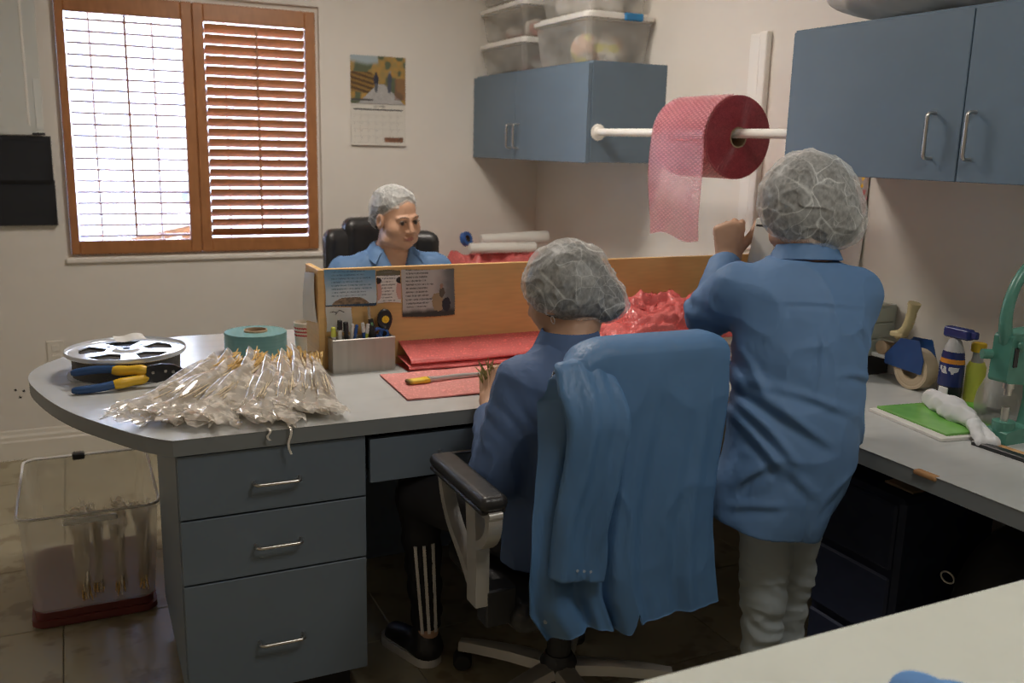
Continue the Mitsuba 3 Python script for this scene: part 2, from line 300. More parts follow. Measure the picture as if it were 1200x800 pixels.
put('side_counter__chip', xf(rbox(-.014, .008, -.030, .030, -.010, .0008, .0045, 4), (1.6635, 1.335, ZT)), 'm_chip', label='bare wood where the counter edge is chipped')
# drawer cabinet under the desk's rounded end
DX0, DX1, DY = .178, .634, 2.165
put('drawer_cabinet__carcass', box(DX0, DX1, DY + .020, 2.80, .085, ZT - .040, .001), 'm_drawer')
put('drawer_cabinet__toe_kick', box(DX0 + .02, DX1 - .03, DY + .075, 2.78, 0, .085), 'm_gap')
for z0, z1, hz in [(.576, .735, .650), (.409, .571, .487), (.090, .404, .225)]:
    k = put('drawer_cabinet__drawer', box(DX0 + .002, DX1 - .002, DY, DY + .019, z0, z1, .0012), 'm_drawer')
    put(k + '__handle', wire_handle((.352, DY, hz), (.462, DY, hz), (0, -1, 0)), 'm_steel', 50, label='brushed metal bar handle')
tag('drawer_cabinet', 'grey three-drawer cabinet under the rounded end of the desk', 'drawer cabinet')
put('pencil_drawer__front', box(.645, 1.12, DY + .004, DY + .022, .605, .722, .0012), 'm_drawer')
put('pencil_drawer__box', box(.66, 1.10, DY + .022, 2.60, .615, .712), 'm_gap')
put('pencil_drawer__slide', box(.648, .66, DY + .03, 2.58, .66, .739), 'm_gap'); put('pencil_drawer__slide', box(1.10, 1.112, DY + .03, 2.58, .66, .739), 'm_gap')
put('pencil_drawer__handle', wire_handle((.835, DY + .004, .668), (.945, DY + .004, .668), (0, -1, 0)), 'm_steel', 50)
tag('pencil_drawer', 'shallow grey drawer hung under the desk beside the drawer cabinet', 'drawer')
put('desk_back_panel', box(.66, 1.645, 2.98, 3.0, .0, ZT - .040), 'm_drawer', label='grey panel closing the knee space under the desk', cat='panel')
put('desk_end_panel', box(1.62, 1.645, 2.30, 2.975, 0, ZT - .040, .001), 'm_drawer', label='grey support panel under the right end of the desk', cat='panel')
for y, lab in ((1.02, 'grey support panel under the near end of the side counter'), (4.40, 'grey support panel under the side counter by the back wall')):
    put('counter_support', box(1.70, 2.31, y, y + .025, 0, ZT - .040, .001), 'm_drawer', label=lab, cat='panel')
put('support_panel', box(.36, .40, .30, .80, 0, ZT - .040, .001), 'm_drawer', label='grey support panel under the left end of the near counter', cat='panel')
put('support_panel', box(2.26, 2.30, .30, .80, 0, ZT - .040, .001), 'm_drawer', label='grey support panel under the right end of the near counter', cat='panel')

# wall cabinets
def wall_cabinet(name, y0, y1, doors, handles, label):
    X0 = 1.946
    put(name + '__body', box(X0 + .020, XR - .001, y0, y1, 1.405, 1.815, .001), 'm_blue')
    for (a, b), hy in zip(doors, handles):
        k = put(name + '__door', box(X0, X0 + .019, a, b, 1.402, 1.806, .0015), 'm_blue')
        put(k + '__handle', wire_handle((X0, hy, 1.456), (X0, hy, 1.566), (-1, 0, 0)), 'm_steel', 50)
    tag(name, label, 'wall cabinet')
wall_cabinet('wall_cabinet', 3.394, 4.597, [(3.396, 4.085), (4.089, 4.595)], [4.045, 4.120], 'blue two-door wall cabinet in the corner under the plastic totes')
wall_cabinet('wall_cabinet_001', .95, 2.212, [(.975, 1.586), (1.590, 2.196)], [1.552, 1.666], 'blue two-door wall cabinet above the counter with the green press')
# ------------------------------------------------------------------ people
def skin_c(p, n, uv): return MIX((.44, .255, .165), (.53, .32, .215), FB(p.x * 35, p.y * 35, p.z * 35, 3))
P('m_skin', skin_c, 0.5, 0.4)
P('m_lip', (.36, .16, .12), 0.45); P('m_brow', (.05, .032, .025), 0.7); P('m_eye', (.36, .32, .28), 0.2); P('m_iris', (.03, .02, .015), 0.15)
P('m_hair', lambda p, n, uv: MIX((.022, .016, .013), (.06, .045, .036), N(p.x * 240, p.y * 240, p.z * 60)), 0.45, 0.5)
def cloth_c(a, b):
    return lambda p, n, uv: MIX(a, b, FB(p.x * 5, p.y * 5, p.z * 5, 4))
weave = lambda p, n, uv: FB(p.x * 160, p.y * 160, p.z * 40, 2) + 2.5 * FB(p.x * 14, p.y * 14, p.z * 7, 3)
P('m_coat', cloth_c((.085, .168, .318), (.108, .205, .378)), 0.62, 0.35, bump=weave, bs=0.0022, sheen=0.3)
P('m_coat_dark', cloth_c((.070, .120, .235), (.095, .150, .285)), 0.66, 0.3, bump=weave, bs=0.0022, sheen=0.25)
P('m_jacket', cloth_c((.066, .155, .305), (.085, .185, .35)), 0.5, 0.45, bump=weave, bs=0.002, sheen=0.3)
P('m_jeans', cloth_c((.29, .33, .345), (.35, .39, .405)), 0.8, 0.2, bump=lambda p, n, uv: FB(p.x * 220, p.y * 220, p.z * 220, 2), bs=0.0006)
P('m_trousers', cloth_c((.010, .010, .012), (.018, .018, .021)), 0.7, 0.3)
P('m_stripe', (.62, .60, .58), 0.6); P('m_shoe', (.014, .014, .016), 0.5); P('m_sole', (.55, .54, .52), 0.6)
P('m_button', (.30, .36, .44), 0.3)
def net_w(p, n, uv):
    u = p.x * .90 - p.y * .43; v = p.z + .35 * (p.x * .43 + p.y * .90); q = (FB(u * 16, v * 16, p.y * 10, 2) - .5) * 1.5
    f, g, r = V(u * 19 + q, v * 12 - q * .7); e1 = 1 - SS(0, .085, g - f); f, g, r2 = V(u * 33 + 5 - q * 2, v * 25 + q * 2); e2 = 1 - SS(0, .10, g - f)
    fine = FB(p.x * 170, p.y * 170, p.z * 90, 2)
    return dr.clip((.27 + .10 * r + .26 * e1 * SS(.25, .7, N(u * 22, v * 22)) + .16 * e2 * SS(.3, .8, N(u * 24 + 9, v * 24)) + .26 * (fine - .5)), .08, .9)
P('m_net_fibre', (.80, .82, .80), 0.8, 0.2)
scene['m_air'] = {'type': 'thindielectric', 'int_ior': 1.02}
scene['m_net'] = {'type': 'blendbsdf', 'weight': mikit.proc(net_w), 'bsdf_0': {'type': 'ref', 'id': 'm_air'}, 'bsdf_1': {'type': 'ref', 'id': 'm_net_fibre'}}
P('m_phone', (.86, .87, .83), 0.3); P('m_phone_dark', (.05, .05, .05), 0.3)

def frame(bearing, pitch=0.0, roll=0.0):
    """Columns right, forward, up of someone looking towards a compass bearing (degrees from +y to +x), pitch > 0 looking down."""
    b, p, r = (math.radians(v) for v in (bearing, pitch, roll))
    R = np.array([[math.cos(b), math.sin(b), 0], [-math.sin(b), math.cos(b), 0], [0, 0, 1.0]])
    R = R @ np.array([[1, 0, 0], [0, math.cos(p), math.sin(p)], [0, -math.sin(p), math.cos(p)]])
    return R @ np.array([[math.cos(r), 0, math.sin(r)], [0, 1, 0], [-math.sin(r), 0, math.cos(r)]])
def in_frame(c, R): c = np.array(c, float); return lambda p: (p - c) @ R
def head_field(c, R, wide=1.0):
    tr = in_frame(c, R); w = wide
    def f(p):
        q = tr(p)
        d = ell(q, (0, -.014, .036), (.073, .092, .080))
        d = smin(d, ell(q, (0, .022, -.034), (.056 * w, .064, .076)), .03)
        d = smin(d, ell(q, (0, .056, -.090), (.026 * w, .026, .022)), .022)
        for s in (-1, 1):
            d = smin(d, ell(q, (s * .036 * w, .050, -.030), (.027, .030, .032)), .022)
            d = smin(d, ell(q, (s * .034 * w, .020, -.078), (.030 * w, .045, .022)), .025)
            d = smin(d, cone(q, (s * .012, .084, .021), (s * .044, .071, .019), .0075, .007), .014)
            d = smax(d, -ell(q, (s * .031, .098, .003), (.020, .016, .010)), .012)
            d = smin(d, ell(q, (s * .030, .072, .003), (.015, .015, .013)), .004)
        d = smin(d, cone(q, (0, .084, .012), (0, .104, -.028), .0075, .0115), .010)
        for s in (-1, 1):
            d = smin(d, ell(q, (s * .012, .091, -.033), (.008, .010, .008)), .006)
            e = q * np.array([s, 1, 1])
            ear = smax(ell(e, (.078, -.006, -.006), (.010, .021, .032)), -ell(e, (.089, -.002, -.003), (.009, .012, .020)), .006); d = smin(d, ear, .008)
        d = smin(d, ell(q, (0, .085, -.055), (.024, .009, .0055)), .004); d = smin(d, ell(q, (0, .083, -.066), (.021, .010, .0065)), .004)
        return d
    return f
def face_parts(key, c, R):
    c = np.array(c, float); M = np.eye(4); M[:3, :3] = R; M[:3, 3] = c
    def local(m):
        m = m.copy(); m.apply_transform(M); return m
    for s in (-1, 1):
        e = trimesh.creation.icosphere(3, .0125); e.apply_translation((s * .031, .0745, .0035)); e.apply_scale(1)
        k = put(key + '__eye', local(e), 'm_eye', True)
        i = trimesh.creation.icosphere(2, .0082); i.apply_scale((1, .45, 1)); i.apply_translation((s * .031 + .003, .0855, .0025)); put(k + '__iris', local(i), 'm_iris', True)
        put(k + '__lid', local(tube([(s * .031 + .0145 * math.cos(t), .083 + .0055 * math.sin(t), .004 + .0075 * math.sin(t)) for t in np.linspace(.0, math.pi, 9)], .0014, 6)), 'm_brow', 60)
        put(key + '__eyebrow', local(tube([(s * .014, .0965, .0245), (s * .026, .0945, .0285), (s * .038, .087, .0275), (s * .048, .076, .022)], [.0014, .0022, .0020, .0010], 6)), 'm_brow', 60)
    u = np.linspace(-1, 1, 9)
    put(key + '__lips', local(cat_m([tube([(x * .022, .0935 - .006 * x * x, -.0575 + (.002 if abs(x) < .5 else 0) - .003 * x * x) for x in u], [.0012 + .0032 * (1 - x * x) for x in u], 8),
                                     tube([(x * .020, .0925 - .006 * x * x, -.0645 + .002 * x * x) for x in u], [.0012 + .0042 * (1 - x * x) for x in u], 8)])), 'm_lip', 60)
def hand_field(wrist, to, back, thumb, curl=(.5, .6, .7, .8), spread=.07, tcurl=.5, s=1.0):
    """A hand from the wrist towards 'to', its back towards 'back', the thumb on the side 'thumb'; curl in radians at each finger joint."""
    w = np.array(wrist, float); d = np.array(to, float); d /= np.linalg.norm(d); b = np.array(back, float); b -= d * (b @ d); b /= np.linalg.norm(b)
    t = np.cross(d, b); t *= np.sign(t @ np.array(thumb, float)) or 1
    bones = []; palm = []
    offs = (.027, .009, -.009, -.026); lens = (.066, .073, .069, .054); rad = (.0088, .009, .0086, .0078)
    for i in range(4):
        k = w + (d * (.083 - .004 * abs(i - 1) ** 1.3) + t * offs[i]) * s
        palm.append((w + t * offs[i] * .6 * s, k, .016 * s, .0135 * s))
        dirv = d + t * spread * (1.5 - i) * .8; a = 0.0; p0 = k
        for j, fr in enumerate((.45, .31, .24)):
            a += curl[i] * (1.0, 1.25, .8)[j]
            v = dirv * math.cos(a) - b * math.sin(a); v /= np.linalg.norm(v); p1 = p0 + v * lens[i] * fr * s
            r0, r1 = rad[i] * s * (1 - .09 * j), rad[i] * s * (1 - .09 * (j + 1)); bones.append((p0, p1, r0, r1)); p0 = p1
    p0 = w + (d * .022 + t * .024 - b * .006) * s; ta = d * .72 + t * .62 - b * .25
    for j, L in enumerate((.040, .032, .026)):
        v = ta / np.linalg.norm(ta); p1 = p0 + v * L * s; bones.append((p0, p1, (.0125 - .0017 * j) * s, (.0108 - .0015 * j) * s)); p0 = p1; ta = ta - t * tcurl * .55 - b * tcurl * .6
    def f(p):
        g = None
        for a, c, ra, rb in palm:
            e = cone(p, a, c, ra, rb); g = e if g is None else smin(g, e, .012)
        for i, (a, c, ra, rb) in enumerate(bones): g = smin(g, cone(p, a, c, ra, rb), .0045)
        return g
    return f
def hairnet(key, c, R, size, shift, cut=-.010, nrm=(0, -.61, .79), seed=0, hair_shrink=.008, lump=None, hair_drop=.006):
    tr = in_frame(c, R); nrm = np.array(nrm) / np.linalg.norm(nrm)
    def blob(q):
        d = ell(q, shift, size)
        if lump is not None: d = smin(d, ell(q, *lump), .05)
        return d
    def f(p):
        q = tr(p); a = q @ nrm - cut
        d = blob(q)
        r = noise3(q, 26, seed, 2) - .5; d = d + .010 * r
        g = ridge(q + .012 * np.stack([noise3(q, 30, seed + 5 + k) for k in range(3)], -1), (34, 34, 24), seed + 3); d = d - .0055 * np.clip((g - .72) / .28, 0, 1) ** 1.5
        d = d + np.clip(.030 - a, 0, .03) * .35
        return smax(d, -a, .006)
    def h(p):
        q = tr(p); a = q @ nrm - cut
        return smax(blob(q) + hair_shrink + .005 * (noise3(q, 40, seed + 9) - .5) + np.clip(.03 - a, 0, .06) * .2, -(a + hair_drop), .01)
    c = np.array(c, float); L = .17
    put(key + '__hairnet', surface_nets(f, c - L, c + L, .004), 'm_net', True, label='white gauze hairnet')
    put(key + '__hair', surface_nets(h, c - L, c + L, .005), 'm_hair', True)
def capsules(bones, k):
    def f(p):
        g = None
        for a, b, ra, rb in bones:
            e = cone(p, a, b, ra, rb); g = e if g is None else smin(g, e, k)
        return g
    return f
def shoe(key, heel, toe, w=.042, mat='m_shoe'):
    heel, toe = np.array(heel, float), np.array(toe, float); d = toe - heel; L = np.linalg.norm(d); a = math.atan2(d[1], d[0])
    def f(q):
        x = q[:, 0]; g = smin(cone(q, (.03, 0, .045), (L - .045, 0, .030), .038, .034), cone(q, (.035, 0, .05), (.045, 0, .095), .040, .036), .03)
        return smax(g, .018 - q[:, 2], .006)
    M = mat4((heel[0], heel[1], 0), rz=a)
    up = surface_nets(f, (-.03, -.07, -.01), (L + .02, .07, .15), .005); up.apply_transform(M); k = put(key + '__shoe', up, mat, True)
    e = np.array([[.035 + .042 * math.cos(t), .042 * math.sin(t)] for t in np.linspace(math.pi / 2, 1.5 * math.pi, 9)] + [[L - .05 + .052 * math.cos(t), .044 * math.sin(t)] for t in np.linspace(-math.pi / 2, math.pi / 2, 11)])
    so = prism(e, 0.0, .026); so.apply_transform(M); put(k + '__sole', so, 'm_sole', 50)
def flap(pts, thick=.004):
    """A collar flap or cloth panel from a grid of points."""
    return sheet(np.array(pts, float), thick)

# ---------------- woman standing with her back to us
def standing():
    K = 'person'; R = frame(22)
    hc = np.array([1.545, 1.665, 1.345]); HR = frame(14, 12, 4)
    neck, chest = (1.535, 1.635, 1.245), (1.505, 1.615, 1.10)
    ls, le, lw = (1.385, 1.680, 1.145), (1.375, 1.765, 1.080), (1.484, 1.846, 1.197)
    rs, re, rw = (1.628, 1.568, 1.140), (1.655, 1.640, .945), (1.640, 1.850, 1.170)
    A = -math.radians(24)
    rings = [(.575, 1.415, 1.560, .113, .105, A), (.64, 1.428, 1.558, .131, .118, A), (.78, 1.470, 1.560, .149, .128, A), (.945, 1.486, 1.575, .150, .118, A), (1.06, 1.497, 1.590, .152, .112, A), (1.15, 1.502, 1.605, .163, .098, A), (1.195, 1.508, 1.615, .125, .078, A), (1.222, 1.515, 1.622, .075, .062, A)]
    hand_l = hand_field(lw, (.02, .14, 1.0), (-.72, -.60, .1), (.75, .55, .2), curl=(1.15, 1.2, 1.25, 1.3), tcurl=.55)
    hand_r = hand_field(rw, (-.35, .05, 1.0), (.8, .5, .1), (-.2, -.9, .3), curl=(.35, .45, .5, .55), tcurl=.4)
    hd = head_field(hc, HR)
    inner = [(z, x, y, a - .018, b - .018, g) for z, x, y, a, b, g in rings[1:]]
    legs = [((1.44, 1.58, .66), (1.434, 1.565, .42), .070, .052), ((1.434, 1.565, .42), (1.440, 1.545, .07), .050, .034), ((1.535, 1.585, .66), (1.545, 1.602, .40), .070, .054), ((1.545, 1.602, .40), (1.548, 1.590, .07), .050, .034)]
    arms = [(ls, le, .040, .034), (le, lw, .034, .024), (rs, re, .040, .034), (re, rw, .034, .024)]
    leg_in = [(a, b, ra - .010, rb - .010) for a, b, ra, rb in legs]
    body_limbs = capsules(arms + leg_in, .01)
    def body(p):
        d = smin(hd(p), cone(p, hc + HR @ [0, -.03, -.07], np.array(neck) + [0, 0, -.03], .050, .056), .03)
        d = smin(d, loft(p, inner), .03); d = smin(d, body_limbs(p), .02)
        d = smin(d, hand_l(p), .012); return smin(d, hand_r(p), .012)
    put(K, surface_nets(body, (1.15, 1.35, .02), (1.80, 2.10, 1.50), .004), 'm_skin', True, label='woman standing with her back turned in a blue coat and hairnet, holding a white phone', cat='person')
    # coat
    cuff_l = np.array(le) + (np.array(lw) - le) * .80
    sleeves = capsules([(ls, le, .064, .058), (le, cuff_l, .056, .043), (rs, re, .064, .058), (re, np.array(re) + (np.array(rw) - re) * .8, .056, .042)], .018)
    r_, f_ = R[:, 0], R[:, 1]
    def coat(p):
        q = (p - [1.50, 1.60, 1.0]) @ R
        t = loft(p, rings, 2.2)
        d = smin(t, sleeves(p), .028)
        back = np.clip((1.16 - p[:, 2]) / .1, 0, 1) * np.clip((p[:, 2] - .55) / .1, 0, 1)
        # folds: drawn across the back at the waist, hanging below
        fold = np.sin((q[:, 2] * 62 + q[:, 0] * 34 + 5 * noise3(p, 9, 3)) ) * np.exp(-((q[:, 2] + .07) / .09) ** 2) * np.clip(.6 - q[:, 0] * 5, 0, 1.3)
        fold2 = np.sin(q[:, 2] * 48 - q[:, 0] * 40 + 4 * noise3(p, 8, 8)) * np.exp(-((q[:, 2] + .22) / .10) ** 2) * np.clip(.3 - q[:, 0] * 6, 0, 1)
        rp = ridge(p + .02 * np.stack([noise3(p, 12, 20 + k) for k in range(3)], -1), (11, 11, 7), 4)
        d = d - back * (.0042 * fold + .0034 * fold2) - .0055 * np.clip((rp - .6) / .4, 0, 1) ** 2 + .004 * (noise3(p, 7, 2) - .5)
        low = np.clip((.80 - p[:, 2]) / .2, 0, 1); d = d - low * .0065 * np.sin(np.arctan2(q[:, 1], q[:, 0]) * 9 + 3 * noise3(p, 4, 6))
        pleat = np.exp(-((q[:, 0] + .012 + .05 * (q[:, 2] + .35)) / .006) ** 2) * np.clip((-q[:, 2] - .28) / .1, 0, 1) * (q[:, 1] < 0); d = d + .006 * pleat
        for a, b in ((ls, le), (le, cuff_l), (rs, re)):     # rings of creases on the sleeves
            a, b = np.array(a), np.array(b); ax = (b - a) / np.linalg.norm(b - a); s = (p - a) @ ax
            near = np.exp(-(np.linalg.norm(p - (np.array(le) if b is not np.array(re) else re), axis=1) / .07) ** 2); d = d - .0035 * near * np.sin(s * 150 + 5 * noise3(p, 10, 12))
        neck_hole = cone(p, np.array(neck) + [0, 0, -.03], np.array(neck) + f_ * .02 + [0, 0, .2], .060, .075)
        d = smax(d, -neck_hole, .006)
        hem = .592 + .02 * noise3(p, 3, 30) - .045 * np.clip(q[:, 0] * 3, -.5, .5); return smax(d, hem - p[:, 2], .004)
    def crease(p, segs, q):
        d = 0
        for (x0, z0), (x1, z1), amp, w in segs:
            ax, az = x1 - x0, z1 - z0; t = np.clip(((q[:, 0] - x0) * ax + (q[:, 2] - z0) * az) / (ax * ax + az * az), 0, 1)
            r = ((q[:, 0] - x0) * az - (q[:, 2] - z0) * ax) / math.hypot(ax, az) + .004 * np.sin(t * 5); e = np.hypot(np.maximum(np.hypot(q[:, 0] - x0 - t * ax, q[:, 2] - z0 - t * az) - np.abs(r), 0), 0)
            d = d - amp * np.exp(-(r / w) ** 2) * np.sin(math.pi * np.clip(.12 + .88 * t, 0, 1)) * np.exp(-(e / .015) ** 2) + .7 * amp * np.exp(-((r - 1.7 * w) / w) ** 2) * np.sin(math.pi * np.clip(.12 + .88 * t, 0, 1)) * np.exp(-(e / .015) ** 2)
        return d * (q[:, 1] < .03)
    segs = [((-.150, -.09), (-.02, -.22), .0085, .011), ((-.152, -.13), (-.05, -.25), .0075, .010), ((-.140, -.06), (.05, -.165), .0080, .012), ((-.10, -.04), (.12, -.10), .0045, .010), ((.01, .075), (.0, -.07), .0040, .006), ((-.158, -.27), (-.085, -.19), .0065, .010), ((.06, -.01), (.17, -.035), .0045, .009), ((-.12, -.17), (.03, -.29), .0050, .012),
            ((.13, -.13), (.165, -.25), .0050, .010), ((-.10, .14), (.15, .135), .0022, .005), ((-.155, .03), (-.10, -.08), .0070, .010), ((.10, .10), (.16, .02), .0040, .010), ((-.16, -.32), (-.06, -.29), .0045, .010), ((.02, -.30), (.14, -.20), .0040, .012)]
    def coat2(p):
        return coat(p) + 1.15 * crease(p, segs, (p - [1.50, 1.60, 1.0]) @ R)
    put(K + '__coat', surface_nets(coat2, (1.15, 1.35, .54), (1.80, 2.05, 1.27), .0045), 'm_coat', True, label='long blue work coat')
    # collar band round the nape
    ang = np.linspace(-2.5, 2.5, 28); nk = np.array(neck)
    P_ = [[nk + R @ np.array([math.sin(t) * (.066 + .016 * v), -math.cos(t) * (.060 + .020 * v) - .004, .008 - .034 * v + .010 * math.cos(t)]) for v in np.linspace(0, 1, 5)] for t in ang]
    put(K + '__collar', flap(P_, .005), 'm_coat', 40)
    def trousers(p):
        d = capsules(legs, .012)(p); d = smin(d, cone(p, (1.44, 1.58, .70), (1.53, 1.585, .70), .085, .085), .03)
        w = np.exp(-((p[:, 2] - .40) / .10) ** 2) + .8 * np.exp(-((p[:, 2] - .12) / .08) ** 2)
        return d - .0030 * w * np.sin(p[:, 2] * 150 + 70 * p[:, 0] + 16 * noise3(p, 8, 41)) * (.2 + 1.3 * noise3(p, 12, 44)) - .005 * np.clip((ridge(p + .02 * noise3(p, 14, 46)[:, None], (9, 9, 22), 45) - .62) / .38, 0, 1) ** 2 - .002 * np.sin(p[:, 2] * 70 + 5 * noise3(p, 8, 42))
    def trousers2(p): return smax(trousers(p), .085 - p[:, 2], .003)
    put(K + '__trousers', surface_nets(trousers2, (1.30, 1.42, .06), (1.68, 1.74, .80), .0045), 'm_jeans', True, label='grey jeans wrinkled at the knees')
    shoe(K, (1.435, 1.505), (1.47, 1.735)); shoe(K, (1.545, 1.545), (1.605, 1.770))
    hairnet(K, hc, HR, (.113, .108, .118), (0, -.022, .004), cut=-.088, nrm=(0, -.42, .9), seed=11, lump=((.055, -.05, -.045), (.06, .06, .06)))
    # the phone in her hand
    m = rbox(-.036, .036, -.0045, .0045, -.074, .074, .0042, 5); M = np.eye(4)
    nn = np.array([.94, .22, -.22]); nn /= np.linalg.norm(nn); uu = np.array([0, 0, 1.0]) - nn * nn[2]; uu /= np.linalg.norm(uu); M[:3, :3] = np.stack([np.cross(nn, uu), nn, uu], 1); M[:3, 3] = (1.533, 1.779, 1.230); m.apply_transform(M)
    put('phone__body', m, 'm_phone', 40)
    m = box(-.030, .016, -.0052, -.0046, .052, .057); m.apply_transform(M); put('phone__speaker_slot', m, 'm_phone_dark')
    tag('phone', 'white phone held up beside the standing woman\'s face', 'phone')
standing()

# ---------------- woman seated at the desk, seen from behind
def seated():
    K = 'person_001'; hc = np.array([1.068, 1.945, 1.112]); HR = frame(-30, 18, -5)
    ls, le, lw = (.925, 1.880, .915), (.862, 1.860, .710), (.948, 2.105, .815)
    rs, re, rw = (1.205, 1.865, .942), (1.265, 1.930, .740), (1.075, 2.130, .820)
    rings = [(.47, 1.05, 1.86, .165, .115, 0), (.60, 1.05, 1.86, .160, .110, 0), (.75, 1.05, 1.862, .155, .108, 0), (.86, 1.055, 1.868, .165, .108, 0), (.925, 1.06, 1.875, .165, .095, .02), (.975, 1.063, 1.885, .118, .075, .03), (1.01, 1.065, 1.893, .075, .062, .03)]
    hl = hand_field(lw, (.25, .55, .55), (-.85, -.1, .35), (.3, -.5, .8), curl=(.75, .8, .85, .9), tcurl=.5)
    hr = hand_field(rw, (-.55, .35, .25), (.3, .75, .4), (-.3, -.2, .9), curl=(.7, .75, .8, .85), tcurl=.5)
    hd = head_field(hc, HR); neck = (1.062, 1.900, 1.003)
    lh, lk, la = (.985, 1.88, .515), (.800, 2.235, .535), (.840, 2.265, .085); rh, rk, ra = (1.13, 1.88, .515), (1.16, 2.30, .535), (1.185, 2.36, .085)
    legs = [(lh, lk, .088, .062), (lk, la, .060, .040), (rh, rk, .088, .062), (rk, ra, .060, .040)]
    inn = [(z, x, y, a - .018, b - .018, g) for z, x, y, a, b, g in rings]
    limbs = capsules([(ls, le, .040, .034), (le, lw, .034, .024), (rs, re, .040, .034), (re, rw, .034, .024)] + [(a, b, r0 - .012, r1 - .010) for a, b, r0, r1 in legs], .01)
    def body(p):
        d = smin(hd(p), cone(p, hc + HR @ [0, -.03, -.07], np.array(neck) + [0, -.01, -.03], .050, .056), .03)
        d = smin(d, loft(p, inn), .03); d = smin(d, limbs(p), .02); return smin(smin(d, hl(p), .012), hr(p), .012)
    put(K, surface_nets(body, (.70, 1.65, .03), (1.40, 2.45, 1.28), .004), 'm_skin', True, label='woman seated at the desk in a dark blue smock and hairnet, seen from behind', cat='person')
    cl = np.array(le) + (np.array(lw) - le) * .72; cr = np.array(re) + (np.array(rw) - re) * .8
    sl_ = capsules([(ls, le, .062, .064), (le, cl, .060, .042), (rs, re, .062, .060), (re, cr, .056, .042)], .02)
    def smock(p):
        d = smin(loft(p, rings, 2.2), sl_(p), .03)
        g = ridge(p + .02 * np.stack([noise3(p, 12, 60 + k) for k in range(3)], -1), (13, 13, 8), 64)
        d = d - .006 * np.clip((g - .6) / .4, 0, 1) ** 2 + .004 * (noise3(p, 7, 62) - .5)
        near = np.exp(-(np.linalg.norm(p - [.93, 1.87, .84], axis=1) / .09) ** 2); d = d - .0045 * near * np.sin(p[:, 0] * 150 + p[:, 2] * 70 + 6 * noise3(p, 9, 66))
        d = smax(d, -cone(p, np.array(neck) + [0, 0, -.01], np.array(neck) + [-.01, .03, .2], .060, .078), .006)
        return smax(d, .475 - p[:, 2], .004)
    put(K + '__smock', surface_nets(smock, (.72, 1.70, .45), (1.40, 2.20, 1.07), .0045), 'm_coat_dark', True, label='dark blue smock')
    R = frame(-3); nk = np.array(neck)
    P_ = [[nk + R @ np.array([math.sin(t) * (.067 + .022 * v), -math.cos(t) * (.064 + .024 * v) - .004, .030 - .052 * v]) for v in np.linspace(0, 1, 5)] for t in np.linspace(-2.4, 2.4, 28)]
    put(K + '__collar', flap(P_, .005), 'm_coat_dark', 40)
    def trousers(p):
        d = capsules(legs, .015)(p); d = smin(d, cone(p, (.99, 1.86, .53), (1.12, 1.86, .53), .095, .095), .03)
        d = d - .003 * np.sin(p[:, 2] * 70 + 8 * noise3(p, 8, 71)); return smax(d, .115 - p[:, 2], .003)
    put(K + '__trousers', surface_nets(trousers, (.68, 1.72, .08), (1.30, 2.44, .66), .005), 'm_trousers', True, label='black track trousers')
    # three white stripes down the outside of the left leg
    lk, la = np.array(lk), np.array(la); ax = (la - lk) / np.linalg.norm(la - lk)
    for j in range(3):
        out = np.array([-.62 + .42 * j, -.80 - .05 * j, 0]); out -= ax * (out @ ax); out /= np.linalg.norm(out)
        pts = [lk + (la - lk) * t + out * ((.060 + (.040 - .060) * t) + .0022) for t in np.linspace(.30, .93, 14)]; sd = np.cross(ax, out)
        put(K + '__trousers__stripe', flap([[q - sd * .0042, q + sd * .0042] for q in pts], .003), 'm_stripe')
    shoe(K, (.850, 2.235), (.775, 2.445)); shoe(K, (1.185, 2.325), (1.195, 2.560))
    hairnet(K, hc, HR, (.104, .112, .108), (0, -.020, .020), cut=-.040, nrm=(0, -.50, .86), seed=23, lump=((.045, -.075, -.050), (.060, .060, .058)), hair_drop=.026)
    # earring
    put(K + '__earring', xf(trimesh.creation.torus(.009, .0012, 20, 8), hc + HR @ np.array([-.082, -.004, -.048]), ry=1.4), 'm_steel', True)
seated()

